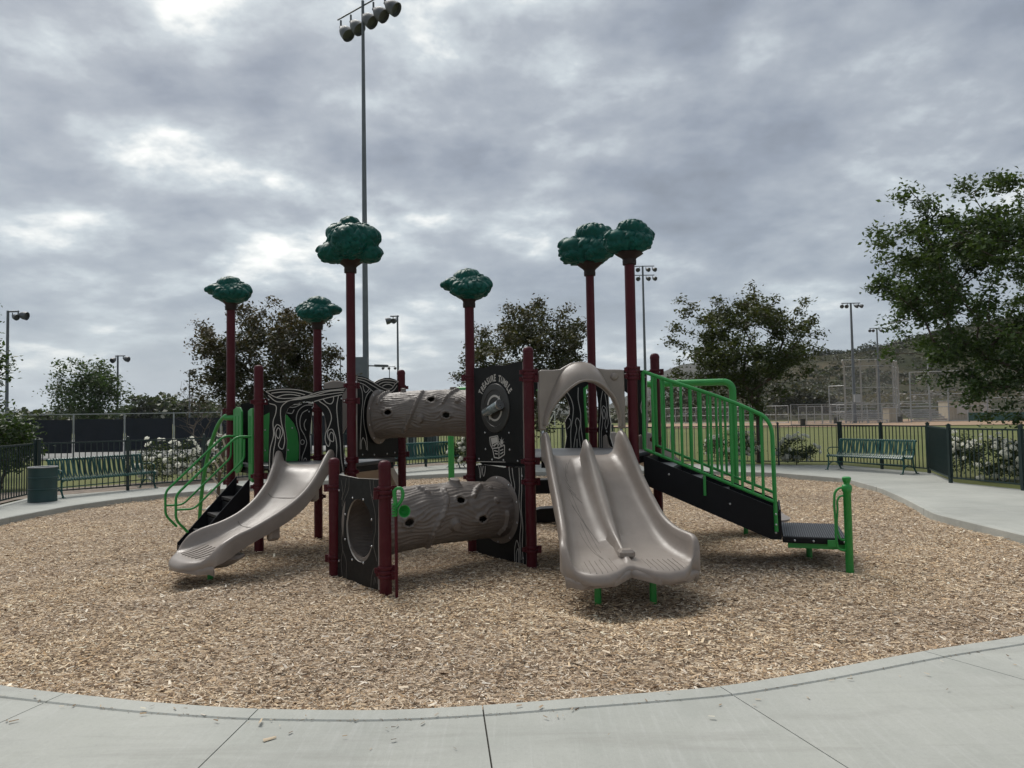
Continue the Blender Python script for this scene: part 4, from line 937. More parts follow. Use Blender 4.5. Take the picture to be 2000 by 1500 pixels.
for x, Y, lab in ((1568, 86, 'dark litter bin at the edge of the infield'), (1633, 94, 'blue grey litter bin inside the dugout fence'), (1758, 93, 'dark litter bin beside the cream booth')):
    p = gp(x, Y); rt = thing('litter_bin', lab, 'bin', p); MB().lathe(p, [(0.27, 0.0), (0.3, 0.05), (0.3, 0.8), (0.31, 0.82), (0.31, 0.86), (0.27, 0.86), (0.26, 0.5), (0, 0.5)], 12).build('body', mat('bin_dark', (0.02, 0.03, 0.03), 0.6), rt, 40)
M_GOAL = mat('goal_white', (0.7, 0.7, 0.7), 0.5)
def goal(label, x, Y, w, h, ang):
    p = gp(x, Y, 0.05); u = Vector((math.cos(ang), math.sin(ang), 0)); n = Vector((-u.y, u.x, 0)); root = thing('soccer_goal', label, 'goal', p, 'white soccer goals')
    for s in (-1, 1):
        q = p + u * s * w / 2; MB().tube([q, q + Vector((0, 0, h))], 0.06, 6).build('post', M_GOAL, root); MB().tube([q + Vector((0, 0, h)), q + n * 1.2], 0.04, 5).build('back_stay', M_GOAL, root)
    MB().tube([p - u * w / 2 + Vector((0, 0, h)), p + u * w / 2 + Vector((0, 0, h))], 0.06, 6).build('crossbar', M_GOAL, root)
goal('white soccer goal seen between the stair balusters', 1345, 150, 2.6, 1.5, 0)
goal('white soccer goal left of the one between the balusters', 1300, 160, 2.6, 1.5, 0.3)
goal('white soccer goal seen through the slide hood', 1076, 110, 4.5, 2.3, 1.25)
# ================================================================== PLAY STRUCTURE
PS = thing('play_structure', 'tree themed play structure with slides, log tunnels and plastic tree tops', 'play structure', (-0.8, 10.0, 0))
Hx = [Vector((-0.56, 9.82, 0)), Vector((0.20, 8.80, 0)), Vector((1.47, 8.94, 0)), Vector((1.98, 10.11, 0)), Vector((1.22, 11.14, 0)), Vector((-0.05, 10.99, 0))]
def g0(x, y, Y): p = at(x, y, Y); return Vector((p.x, p.y, 0))
PA = g0(451, 800, 11.1); PB = g0(505.5, 900, 10.12); PC = g0(687, 880, 10.25); PD = g0(784.5, 850, 11.42); PM = g0(621, 850, 11.26)
T0 = g0(653, 1000, 8.58); T1 = g0(752, 1000, 7.52)
ZR, ZL = 1.30, 1.17
PR = 0.0635
def ztop(p, y): return at(1000, y, p.y).z + (at(1000 + F * p.x / p.y, y, p.y).z - at(1000, y, p.y).z)
def post(p, top, dome=False):
    mb = MB()
    if dome: mb.lathe(p, [(PR, -0.15), (PR, top - 0.075), (PR + 0.0035, top - 0.074), (PR + 0.0035, top - 0.05), (PR * 0.92, top - 0.025), (PR * 0.7, top - 0.008), (PR * 0.35, top - 0.001), (0, top)], 20)
    else: mb.lathe(p, [(PR, -0.15), (PR, top)], 20)
    return mb.build('post', M_MAROON, PS, 40)
cl = MB()
for z in (-0.022, 0.022): cl.lathe((0, 0, z), [(PR - 0.004, -0.017), (PR + 0.011, -0.017), (PR + 0.0135, -0.01), (PR + 0.0135, 0.01), (PR + 0.011, 0.017), (PR - 0.004, 0.017)], 20)
cl.box((PR + 0.03, 0, 0), (0.05, 0.03, 0.085)); cl.box((-PR - 0.026, 0, 0), (0.045, 0.028, 0.05))
for z in (-0.022, 0.022): cl.lathe((PR + 0.035, -0.015, z), [(0.008, 0), (0.008, 0.006), (0.0, 0.009)], 8, (0, -1, 0))
clamp_me = cl.mesh('clamp', M_MAROON, 40)
def clamp(p, z, rz=0.0): return link_mesh('clamp', clamp_me, PS, (p.x, p.y, z), (0, 0, rz))
posts = [(PA, 600, False, (803, 941)), (PB, 713, True, (785, 930, 950)), (PC, 527, False, (753, 783, 898, 921)), (PD, 722, True, (757, 887)), (PM, 638, False, (800, 893, 970)),
         (Hx[0], 594, False, (738, 897, 932)), (Hx[1], 677, True, (727, 740, 901, 941, 1073)), (Hx[2], 510, False, (722, 735)), (Hx[3], 690, True, (727, 858)), (Hx[4], 533, False, (840,)), (Hx[5], 718, True, ()),
         (T0, 894, True, (953, 1091)), (T1, 899, True, (957, 966, 1113, 1122))]
ptop = {}
for i, (p, ty, dome, cls) in enumerate(posts):
    x = 1000 + F * p.x / p.y; z = at(x, ty, p.y).z; ptop[i] = z; post(p, z, dome)
    for k, cy in enumerate(cls): clamp(p, at(x, cy, p.y).z, random.uniform(-0.6, 0.6) + (math.pi if random.random() < 0.3 else 0))

# ---- tree toppers -----------------------------------------------------------------------------
def topper_mesh(lobes, seed, n1=190, n2=110, nleaf=330):
    r = np.random.default_rng(seed); c0 = np.array([0, 0, 0.27])
    ph = np.linspace(0, math.pi, n2); th = np.linspace(0, 2 * math.pi, n1, endpoint=False); PH, TT = np.meshgrid(ph, th, indexing='ij')
    D = np.stack([np.sin(PH) * np.cos(TT), np.sin(PH) * np.sin(TT), np.cos(PH)], -1).reshape(-1, 3)
    R = np.zeros(len(D))
    for c, s in lobes:
        c = np.array(c) - c0; s = np.array(s); a = ((D / s)**2).sum(1); b = (D * c / s**2).sum(1); q = (c**2 / s**2).sum() - 1; disc = b * b - a * q
        t = np.where(disc > 0, (b + np.sqrt(np.maximum(disc, 0))) / a, 0); R = np.maximum(R, t)
    # smooth the creases a little
    Rg = R.reshape(n2, n1)
    for _ in range(2): Rg = (Rg * 2 + np.roll(Rg, 1, 1) + np.roll(Rg, -1, 1) + np.vstack([Rg[:1], Rg[:-1]]) + np.vstack([Rg[1:], Rg[-1:]])) / 6
    R = Rg.reshape(-1); P = c0 + D * R[:, None]
    leaf = P[r.integers(0, len(P), nleaf)] + r.normal(size=(nleaf, 3)) * 0.01
    ang = np.arctan2(leaf[:, 1], leaf[:, 0]) + r.normal(0, 0.5, nleaf); ax = np.stack([np.cos(ang) * 0.6, np.sin(ang) * 0.6, -np.full(nleaf, 0.8)], 1); ax /= np.linalg.norm(ax, axis=1, keepdims=True)
    hb = np.zeros(len(P))
    for k in range(nleaf):
        d = P - leaf[k]; al = d @ ax[k]; pe = np.linalg.norm(d - al[:, None] * ax[k], axis=1); L = 0.06 + 0.03 * r.random()
        e = (al / L)**2 + (pe / (L * 0.42))**2
        h = np.where(e < 1, (0.004 + 0.020 * (al / L + 1) / 2 + 0.024 * r.random()) * np.maximum(0, 1 - e) ** 0.22 - 0.007 * np.exp(-(pe / 0.007)**2) * (e < 0.8), 0); hb = np.maximum(hb, h)
    under = np.clip((P[:, 2] - 0.05) / 0.1, 0.3, 1); P = P + D * (hb * under)[:, None]
    Fq = []
    for j in range(n2 - 1):
        for i in range(n1): Fq.append((j * n1 + i, (j + 1) * n1 + i, (j + 1) * n1 + (i + 1) % n1, j * n1 + (i + 1) % n1))
    return np_mesh('foliage', P, np.array(Fq), M_TOP, True)
small = topper_mesh([((0.02, 0, 0.21), (0.24, 0.22, 0.16)), ((-0.19, -0.03, 0.265), (0.17, 0.15, 0.085)), ((-0.02, 0.0, 0.335), (0.17, 0.15, 0.11)), ((0.12, 0, 0.25), (0.175, 0.16, 0.125)), ((0.10, -0.12, 0.19), (0.17, 0.13, 0.1)), ((-0.06, -0.12, 0.19), (0.17, 0.12, 0.1)), ((0.02, 0.14, 0.23), (0.18, 0.12, 0.12))], 3)
large = topper_mesh([((0, 0, 0.34), (0.31, 0.29, 0.25)), ((-0.22, -0.02, 0.24), (0.22, 0.2, 0.15)), ((-0.13, 0.0, 0.50), (0.19, 0.19, 0.14)), ((-0.01, 0.02, 0.62), (0.14, 0.14, 0.10)), ((0.18, -0.05, 0.42), (0.23, 0.22, 0.19)), ((0.26, 0, 0.22), (0.17, 0.18, 0.13)), ((0.02, -0.2, 0.36), (0.24, 0.17, 0.22)), ((0.0, 0.2, 0.33), (0.24, 0.16, 0.2))], 4, 220, 130, 520)
mid_ = topper_mesh([((0, 0, 0.30), (0.26, 0.25, 0.2)), ((-0.22, -0.03, 0.36), (0.19, 0.18, 0.13)), ((0.06, 0.0, 0.52), (0.24, 0.2, 0.135)), ((-0.2, 0, 0.25), (0.2, 0.19, 0.12)), ((0.2, -0.03, 0.40), (0.2, 0.19, 0.15)), ((0.12, -0.14, 0.28), (0.22, 0.16, 0.15)), ((0.0, 0.17, 0.3), (0.24, 0.16, 0.17))], 9, 220, 130, 460)
def topper(p, z, me, rz, s=1.0, flip=1, cup=1.0):
    mb = MB(); pr = []
    for zz, rr in ((-0.05, PR + 0.006), (-0.045, PR + 0.02), (0.0, PR + 0.022), (0.03, PR + 0.018), (0.055, PR + 0.035), (0.09, PR + 0.075), (0.125, PR + 0.105), (0.15, PR + 0.08), (0.16, 0.0)): pr.append((PR + (rr - PR) * cup, zz * (1 if zz < 0 else s)))
    mb.lathe(Vector((p.x, p.y, z)), pr, 24); V = []
    for v in mb.v:
        d = Vector((v[0] - p.x, v[1] - p.y, 0)); a = math.atan2(d.y, d.x); k = max(0, min(1, (v[2] - z - 0.03) / 0.14)); f = 1 + 0.16 * k * math.sin(a * 5 + p.x * 9) + 0.08 * k * math.sin(a * 9)
        V.append((p.x + d.x * f, p.y + d.y * f, v[2]))
    mb.v = V
    t = mb.build('tree_topper', M_CUP, PS, 50); ORG[t.name] = ORG[PS.name]
    o = link_mesh('foliage', me, t, (p.x, p.y, z + 0.0), (0, 0, rz), (s * flip, s, s)); return t
topper(PA, ptop[0], small, 0.1, 1.0)
topper(PC, ptop[2], large, 0.0, 1.02, 1, 1.1)
topper(PM, ptop[4], small, 0.25, 1.0, -1)
topper(Hx[0], ptop[5], small, -0.15, 1.02)
topper(Hx[2], ptop[7], mid_, math.radians(10), 0.76, 1)
topper(Hx[4], ptop[9], mid_, math.radians(-8), 1.12, 1, 1.2)

# ---- decks --------------------------------------------------------------------------------------
def deck(pts, z, label=None):
    c = sum(pts, Vector((0, 0, 0))) / len(pts); P = [c + (p - c) * 0.965 for p in pts]
    mb = MB(); mb.prism([Vector((p.x, p.y, z - 0.05)) for p in P], (0, 0, 0.05))
    o = mb.build('deck', M_DECK, PS)
    m = o.modifiers.new('bevel', 'BEVEL'); m.width = 0.008; m.segments = 2
    for i in range(len(P)):
        a, b = P[i], P[(i + 1) % len(P)]; u = (b - a).normalized(); n = Vector((u.y, -u.x, 0)); mid = (a + b) / 2 - n * 0.03
        MB().box(Vector((mid.x, mid.y, z - 0.095)), ((b - a).length - 0.25, 0.02, 0.085), u).build('skirt', M_BLACK, o)
    return o
deck(Hx, ZR); deck([PA, PB, PC, PD], ZL)

# ---- panels ----------------------------------------------------------------------------------------
bolt_me = MB().lathe((0, 0, 0), [(0.013, 0), (0.013, 0.003), (0.009, 0.007), (0.0, 0.009)], 10).mesh('bolt', M_STEEL, 60)
def add_bolts(parent, pl, pxs, d):
    for x, y in pxs:
        u, v = pl.px(x, y); q = pl.n.to_track_quat('Z', 'Y').to_euler(); link_mesh('bolt', bolt_me, parent, pl.p(u, v, d), q)
def ribbon(mb, pl, uv, d, w):
    """flat routed line along uv points, width w, standing d out of the plane"""
    P = smooth_pts([(a, b, 0) for a, b in uv], max(6, len(uv) * 6)) if len(uv) > 2 else [Vector((a, b, 0)) for a, b in uv]
    n = len(P); V = []
    for i in range(n):
        t = (P[min(i + 1, n - 1)] - P[max(i - 1, 0)]).normalized(); s = Vector((-t.y, t.x, 0)) * (w / 2)
        for q, dd in ((P[i] - s, d), (P[i] - s * 0.9, d + 0.0022), (P[i] + s * 0.9, d + 0.0022), (P[i] + s, d)): V.append(pl.p(q.x, q.y, dd))
    Fs = [(i * 4 + k, (i + 1) * 4 + k, (i + 1) * 4 + k + 1, i * 4 + k + 1) for i in range(n - 1) for k in range(3)]
    Fs += [(0, 1, 2, 3), tuple((n - 1) * 4 + k for k in (3, 2, 1, 0))]
    mb.add(V, Fs)
def panel(pl, outline, lines=(), bolts=(), name='panel', m=None, thick=0.019, lw=0.011, d=0.0, smooth_edge=False, linem=None):
    uv = [pl.px(*q) for q in outline]
    if smooth_edge:
        k = crom([(a, b, 0) for a, b in uv + uv[:1]], len(uv) * 5)[:-1]; uv = [(q[0], q[1]) for q in k]
    mb = MB(); mb.prism([pl.p(u, v, d - thick / 2) for u, v in uv], pl.n * thick, side=1)
    o = mb.build(name, [m or M_PANEL, (m or M_LINE)], PS)
    if lines:
        for ln in lines:
            mb = MB(); ribbon(mb, pl, [pl.px(*q) for q in ln], d + thick / 2 - 0.0004, lw); mb.build('grain_line', linem or M_LINE, o)
    add_bolts(o, pl, bolts, d + thick / 2)
    return o
def panel_hole(pl, outline, cen, rad, lines=(), bolts=(), name='panel', thick=0.019, lw=0.008, linem=None):
    cu, cv = pl.px(*cen); uv = [pl.px(*q) for q in outline]; n = 64; ou = []
    for k in range(n):
        a = 2 * math.pi * k / n; dx, dy = math.cos(a), math.sin(a); best = 0
        for i in range(len(uv)):
            x1, y1 = uv[i][0] - cu, uv[i][1] - cv; x2, y2 = uv[(i + 1) % len(uv)][0] - cu, uv[(i + 1) % len(uv)][1] - cv; ex, ey = x2 - x1, y2 - y1; den = dx * ey - dy * ex
            if abs(den) < 1e-9: continue
            t = (x1 * ey - y1 * ex) / den; s = (x1 * dy - y1 * dx) / den
            if t > 0 and -1e-6 <= s <= 1 + 1e-6: best = max(best, t)
        ou.append((cu + dx * best, cv + dy * best))
    # pull nearest samples on to the corners
    for c in uv:
        k = min(range(n), key=lambda i: (ou[i][0] - c[0])**2 + (ou[i][1] - c[1])**2)
        if (ou[k][0] - c[0])**2 + (ou[k][1] - c[1])**2 < 0.01: ou[k] = c
    inn = [(cu + rad * math.cos(2 * math.pi * k / n), cv + rad * math.sin(2 * math.pi * k / n)) for k in range(n)]
    mb = MB(); h = thick / 2; V = [pl.p(*q, h) for q in ou] + [pl.p(*q, h) for q in inn] + [pl.p(*q, -h) for q in inn] + [pl.p(*q, -h) for q in ou]
    Fs = [[], []]
    for k in range(n):
        j = (k + 1) % n; Fs[0] += [(k, j, n + j, n + k), (2 * n + k, 2 * n + j, 3 * n + j, 3 * n + k)]; Fs[1] += [(n + k, n + j, 2 * n + j, 2 * n + k), (3 * n + k, 3 * n + j, j, k)]
    b = len(mb.v); mb.add(V, Fs[0], 0); mb.f += [tuple(i for i in f) for f in Fs[1]]; mb.mi += [1] * len(Fs[1])
    o = mb.build(name, [M_PANEL, M_LINE], PS)
    me = o.data; bm = bmesh.new(); bm.from_mesh(me); bmesh.ops.recalc_face_normals(bm, faces=bm.faces); bm.to_mesh(me); bm.free()
    if lines:
        for ln in lines:
            mb = MB(); ribbon(mb, pl, [pl.px(*q) for q in ln], h - 0.0004, lw); mb.build('grain_line', linem or M_LINE, o)
    add_bolts(o, pl, bolts, h)
    return o
cA = lambda L: [(500 + x / 6.25, 720 + y / 6.25) for x, y in L]
plBC = Plane(PB, PC); plAM = Plane(PA, PM); plCD = Plane(PC, PD); plT = Plane(T0, T1); pl01 = Plane(Hx[0], Hx[1]); pl12 = Plane(Hx[1], Hx[2]); pl54 = Plane(Hx[5], Hx[4]); pl43 = Plane(Hx[4], Hx[3]); plMD = Plane(PM, PD); plAB = Plane(PA, PB)
# arch over the single slide
panel(plBC, cA([(105, 262), (300, 236), (500, 240), (690, 285), (850, 246), (1090, 224), (1098, 262), (1055, 320), (1058, 700), (1072, 1000), (1085, 1265), (880, 1265), (855, 1000), (850, 820), (864, 700), (842, 590), (795, 490), (705, 405), (590, 402), (470, 430), (395, 480), (358, 570), (355, 700), (380, 870), (375, 1000), (350, 1265), (150, 1265), (158, 800), (168, 560), (150, 400)]),
      [cA(L) for L in ([(120, 278), (300, 252), (500, 258), (690, 302)], [(120, 278), (250, 352), (450, 360), (600, 340), (760, 290), (1085, 244)], [(190, 300), (330, 285), (480, 292), (600, 320)], [(250, 350), (340, 322), (440, 316), (545, 335)],
       [(150, 325), (260, 405), (330, 405), (480, 372), (700, 330), (900, 275), (1080, 262)], [(300, 560), (310, 470), (370, 410), (560, 370), (800, 325), (1070, 288)], [(710, 402), (860, 360), (1050, 318)],
       [(165, 425), (245, 455), (245, 530), (212, 640), (215, 820), (180, 960), (165, 1240)], [(300, 560), (310, 650), (345, 800), (350, 900), (320, 985), (280, 950), (300, 860), (328, 780), (295, 700), (262, 682), (228, 730), (240, 860), (218, 1000), (208, 1150)],
       [(270, 720), (250, 760), (255, 830), (275, 852), (296, 800), (285, 730), (270, 720)], [(770, 395), (880, 480), (922, 600), (900, 690), (850, 800), (850, 890), (885, 950), (905, 900), (878, 830), (888, 750), (925, 738), (960, 800), (985, 920), (982, 1080)],
       [(915, 775), (895, 820), (920, 885), (940, 890), (950, 840), (935, 785), (915, 775)], [(820, 375), (870, 420), (920, 428), (945, 390), (948, 345)], [(1008, 335), (990, 430), (1000, 650), (1030, 900), (1040, 1080), (1065, 1255)])],
      cA([(155, 380), (115, 405), (1045, 365), (1080, 395)]))
# back panel with green bubble, seen through the arch
panel(plAM, [(470, 790), (500, 782), (540, 786), (575, 790), (600, 786), (612, 788), (607, 830), (605, 850), (607, 880), (607, 912), (470, 916), (474, 850)],
      [cA(L) for L in ([(690, 445), (600, 450), (530, 500), (495, 590), (500, 680), (530, 800), (535, 1000), (530, 1180)], [(635, 500), (570, 540), (540, 620), (545, 720), (600, 830), (620, 900), (600, 980), (565, 1080), (562, 1175)], [(615, 615), (590, 670), (595, 720), (612, 755)], [(565, 865), (545, 890), (560, 925), (585, 915), (588, 880), (565, 865)], [(590, 1175), (585, 1110), (600, 1090), (625, 1130), (640, 1170)], [(380, 435), (460, 440), (540, 432)], [(380, 470), (470, 470), (560, 430)], [(385, 540), (440, 545), (468, 500)], [(690, 425), (640, 430)])],
      cA([(690, 480), (650, 525)]))
plAMg = Plane(PA, PM, 0.045)
panel(plAMg, [(514, 917), (514, 812), (530, 804), (548, 803), (562, 812), (574, 827), (581, 845), (584, 870), (583, 895), (576, 917)], [], [(571, 836), (563, 879), (518, 840), (518, 880)], 'green_panel', M_GREEN, 0.012)
# upper tunnel panel between tall post and short post
cT = lambda L: [(700 + x / 9.09, 740 + y / 9.09) for x, y in L]
panel(plCD, [(697, 734), (706, 735), (718, 739), (730, 747), (738, 742), (750, 738), (762, 738), (773, 742), (777, 748), (777, 893), (697, 895)],
      [cT(L) for L in ([(-25, -30), (100, -5), (250, 60), (400, 150), (520, 185), (590, 165), (640, 95), (700, 45)], [(310, 70), (400, 25), (540, 15), (695, 45)], [(355, 100), (430, 65), (540, 60), (640, 75)], [(415, 130), (480, 100), (560, 105), (600, 130)], [(-20, 10), (100, 40), (250, 125), (400, 205), (560, 235), (620, 200), (680, 120)], [(-20, 60), (100, 105), (180, 165), (270, 240)], [(70, 110), (85, 190), (115, 240), (160, 210), (185, 170)],
       [(-10, 70), (50, 200), (65, 350), (45, 600), (30, 900), (20, 1250)], [(220, 195), (140, 290), (100, 420), (80, 600), (90, 800), (130, 1000), (155, 1270)], [(40, 1250), (45, 1100), (70, 1045), (105, 1100), (135, 1260)])],
      [(707, 888), (730, 888), (755, 886), (770, 884)])
# treasure panel
c3 = lambda L: [(900 + x / 6.0, 680 + y / 6.0) for x, y in L]
TP = panel(pl01, c3([(160, 232), (240, 228), (300, 230), (360, 205), (430, 195), (500, 205), (560, 196), (620, 172), (680, 162), (728, 162), (742, 1352), (185, 1325)]), [], c3([(297, 520), (505, 507), (305, 880), (515, 878), (290, 990), (572, 992), (298, 1182), (580, 1190), (222, 1297), (375, 1307), (508, 1313), (675, 1322)]))
# lower panel with tunnel mouth
panel(pl01, [(929, 909), (945, 907), (960, 909), (985, 913), (1005, 912), (1026, 912), (1029, 1103), (932, 1084)],
      [c3(L) for L in ([(215, 1375), (228, 1430), (235, 1520), (245, 1400), (242, 1378)], [(270, 1380), (262, 1450), (275, 1500), (292, 1440), (295, 1380)], [(572, 1390), (580, 1480), (605, 1600), (625, 1720), (640, 1640), (620, 1500), (608, 1400)], [(690, 1400), (695, 1600), (690, 1800), (715, 2000), (700, 2200), (715, 2480)], [(718, 1400), (722, 1650), (715, 1850), (735, 2100), (728, 2300), (740, 2520)], [(640, 2500), (642, 2330), (665, 2250), (690, 2330), (700, 2520)], [(660, 2510), (663, 2380), (675, 2350), (684, 2520)])], [(1021, 930), (1023, 1090)], lw=0.009)
# crawl panel at the near end of the lower tunnel
c4 = lambda L: [(630 + x / 5.0, 880 + y / 5.0) for x, y in L]
M_FINE = mat('routed_line_faint', (0.12, 0.108, 0.095), 0.6, 0.1)
panel_hole(plT, [(663, 927), (680, 930), (700, 934), (720, 935), (741, 936), (740, 1152), (690, 1137), (661, 1127)], (703, 1036), 0.338,
      [c4(L) for L in ([(190, 285), (205, 400), (200, 540), (225, 470), (265, 360), (268, 260)], [(240, 270), (225, 380), (190, 480)], [(470, 285), (480, 380), (500, 460), (510, 430), (505, 290)], [(480, 420), (520, 600), (525, 780), (505, 900), (540, 1080)], [(205, 970), (190, 1080), (200, 1220)], [(205, 970), (240, 1080), (240, 1240)], [(480, 1330), (490, 1220), (515, 1150), (540, 1200), (548, 1300)], [(200, 540), (210, 700), (195, 850), (205, 970)], [(510, 1310), (518, 1240), (530, 1290)])],
      c4([(302, 462), (407, 480), (230, 622), (488, 675), (228, 866), (488, 935), (298, 1066), (407, 1098), (170, 388), (168, 1078)]), lw=0.007, linem=M_FINE)
# tree panels at the back of the right deck
c7 = lambda L: [(1040 + x / 7.895, 700 + y / 7.895) for x, y in L]
panel(pl54, c7([(-280, 250), (-100, 190), (200, 210), (420, 180), (700, 180), (900, 150), (905, 330), (840, 420), (780, 460), (795, 800), (812, 1100), (830, 1400), (495, 1400), (525, 1200), (508, 1080), (500, 980), (520, 930), (570, 860), (572, 760), (545, 660), (470, 520), (360, 440), (200, 420), (60, 480), (0, 640), (-30, 900), (-20, 1400), (-280, 1400)]),
      [c7(L) for L in ([(520, 500), (590, 620), (625, 740), (620, 900), (590, 1100), (592, 1380)], [(705, 450), (700, 600), (740, 850), (745, 1050), (780, 1290)], [(635, 1375), (655, 1220), (680, 1080), (660, 980), (685, 918), (722, 960), (715, 1150), (738, 1370)], [(685, 1380), (685, 1240)], [(535, 1085), (580, 1030), (588, 960), (565, 925)], [(-250, 290), (0, 240), (300, 260), (600, 220), (880, 190)], [(-250, 330), (0, 290), (300, 310), (600, 270), (880, 230)], [(-250, 375), (0, 345), (300, 360), (600, 310), (880, 270)])])
panel(pl43, c7([(985, 150), (1300, 190), (1560, 170), (1760, 190), (1765, 1420), (1640, 1420), (1620, 900), (1500, 560), (1350, 450), (1180, 470), (1172, 560), (1190, 860), (1212, 1000), (1200, 1200), (1262, 1410), (1015, 1410), (1018, 700), (985, 420)]),
      [c7(L) for L in ([(1090, 500), (1065, 640), (1060, 850), (1040, 1100), (1042, 1375)], [(1125, 540), (1150, 700), (1165, 880), (1175, 1000), (1140, 1090), (1125, 1020), (1150, 900), (1140, 770), (1100, 730), (1075, 800), (1090, 930), (1070, 1150), (1070, 1375)], [(1108, 780), (1090, 850), (1112, 935), (1132, 880), (1108, 780)], [(1100, 1375), (1102, 1285)], [(1000, 215), (1300, 250), (1560, 225), (1750, 240)], [(1000, 270), (1300, 300), (1560, 275), (1750, 290)], [(1700, 620), (1680, 760), (1720, 900), (1735, 760), (1700, 620)])], [(1186, 843)])
# green hand plates either side of the left stair head
for poly in ([(457, 800), (463, 795), (470, 796), (473, 804), (473, 912), (469, 922), (463, 925), (458, 918)], [(486, 802), (490, 798), (495, 797), (495, 943), (487, 938)]):
    o = panel(plAB, poly, [], [], 'hand_plate', M_GREEN, 0.03)
    o.modifiers.new('bevel', 'BEVEL').width = 0.008
    u0, _ = plAB.px(poly[0][0] + 4, 860); 
    mbs = MB()
    for f in (0.3, 0.7):
        xa = poly[0][0] + (poly[4][0] - poly[0][0]) * f if len(poly) > 6 else 487 + 7 * f
        a, b = plAB.px(xa, 812), plAB.px(xa, 905); mbs.tube([plAB.p(*a, 0.015), plAB.p(*b, 0.015)], 0.007, 6)
    mbs.build('rib', M_GREEN, o, 60)

# ---- treasure dial, lettering, chest -----------------------------------------------------------
cu, cv = pl01.px(968.5, 797); M_DIAL = mat('dial_plastic', (0.030, 0.027, 0.024), 0.42, 0.12)
qd = pl01.n
mb = MB(); mb.lathe(pl01.p(cu, cv, 0.0092), [(0.312, 0), (0.315, 0.006), (0.308, 0.014), (0.29, 0.016), (0.235, 0.016), (0.23, 0.011), (0.0, 0.011)], 48, qd); dial = mb.build('dial', M_DIAL, TP, 35)
M_PRISM = mat('tumbler_cylinder', (0.16, 0.20, 0.21), 0.12, 0.55, 14, spec=0.8, coat=0.6, dirt=0.6, dirtcol=(0.22, 0.21, 0.08))
ax = Vector((0.41, 0.135)).normalized(); c2 = Vector((0.03, -0.01)); pts = [pl01.p(cu + c2.x + ax.x * s, cv + c2.y + ax.y * s, 0.075) for s in (-0.165, -0.16, 0.165, 0.17)]
MB().tube(pts, [0.054, 0.06, 0.06, 0.056], 20).build('tumbler', M_PRISM, dial, 50)
pts = [pl01.p(cu + c2.x + ax.x * s, cv + c2.y + ax.y * s, 0.075) for s in (0.15, 0.178)]
MB().tube(pts, 0.063, 20).build('tumbler', M_STEEL, dial, 50)
mb = MB()
for a0, a1 in ((165, 55), (-15, -125)):
    arc = [(cu + 0.155 * math.cos(math.radians(a)), cv + 0.155 * math.sin(math.radians(a))) for a in np.linspace(a0, a1, 9)]
    ribbon(mb, pl01, arc, 0.0205, 0.026)
    ta = math.radians(a1); e = Vector((cu + 0.155 * math.cos(ta), cv + 0.155 * math.sin(ta), 0)); tn = Vector((math.sin(ta), -math.cos(ta), 0)); rn = Vector((math.cos(ta), math.sin(ta), 0))
    mb.prism([pl01.p(q.x, q.y, 0.0201) for q in (e + rn * 0.035, e - rn * 0.035, e + tn * 0.05)], qd * 0.0035)
mb.build('arrows', M_LINE, dial)
def letter_mesh(ch, size):
    cd = bpy.data.curves.new('t', 'FONT'); cd.body = ch; cd.size = size; cd.align_x = 'CENTER'; cd.extrude = 0.0012; cd.offset = size * 0.028; cd.resolution_u = 2
    ob = bpy.data.objects.new('t', cd); COL.objects.link(ob); dg = bpy.context.evaluated_depsgraph_get(); me = bpy.data.meshes.new_from_object(ob.evaluated_get(dg)); bpy.data.objects.remove(ob)
    me.name = 'letter'; me.materials.clear(); me.materials.append(M_LINE); return me
words = 'TREASURE TUMBLE'; n = len(words); Rl = 0.345; LM = {}
rb = Matrix((pl01.u, Vector((0, 0, 1)), pl01.n)).transposed()
rl = random.Random(2)
for i, ch in enumerate(words):
    if ch == ' ': continue
    a = math.radians(146 + (33 - 146) * i / (n - 1)); 
    if ch not in LM: LM[ch] = letter_mesh(ch, 0.115)
    u, v = cu + Rl * math.cos(a), cv + Rl * math.sin(a)
    rot = rb @ Matrix.Rotation(a - math.pi / 2 + rl.uniform(-0.10, 0.10), 3, 'Z'); o = link_mesh('letter', LM[ch], TP, pl01.p(u, v, 0.0107), rot.to_euler()); s = rl.uniform(0.94, 1.08); o.scale = (s * 0.66, s, 1)
mb = MB()
for L in ([(345, 1045), (440, 1025), (452, 1110)], [(345, 1045), (355, 1130), (380, 1180)], [(360, 1060), (432, 1045), (440, 1105), (380, 1150), (362, 1062)], [(380, 1175), (400, 1280), (455, 1290), (520, 1245), (520, 1135), (455, 1165), (380, 1175)], [(455, 1165), (455, 1290)], [(455, 1110), (485, 1150)], [(400, 1200), (440, 1210)], [(408, 1235), (440, 1240)], [(470, 1200), (505, 1185)], [(472, 1240), (508, 1215)], [(400, 1150), (425, 1120), (450, 1125), (440, 1155)]):
    pts = c3(L)
    for a, b in zip(pts[:-1], pts[1:]): ribbon(mb, pl01, [pl01.px(*a), pl01.px(*b)], 0.0093, 0.013)
s0 = Vector((*pl01.px(*c3([(487, 1100)])[0]), 0)); st = []
for k in range(16):
    a = 2 * math.pi * k / 16; rr = 0.062 if k % 2 == 0 else 0.02; st.append(pl01.p(s0.x + rr * math.cos(a), s0.y + rr * math.sin(a), 0.0096))
mb.prism(st, qd * 0.002)
mb.prism([pl01.p(*pl01.px(*q), 0.0096) for q in c3([(362, 1066), (430, 1050), (436, 1100), (372, 1130)])], qd * 0.0016)
mb.build('chest_emblem', M_LINE, TP)
a, b = c3([(195, 1342), (530, 1347)]); mb = MB(); ribbon(mb, pl01, [pl01.px(a[0], a[1] - 2.2), pl01.px(b[0], b[1] - 2.2)], 0.0093, 0.007); mb.build('maker_strip', M_LINE, TP)

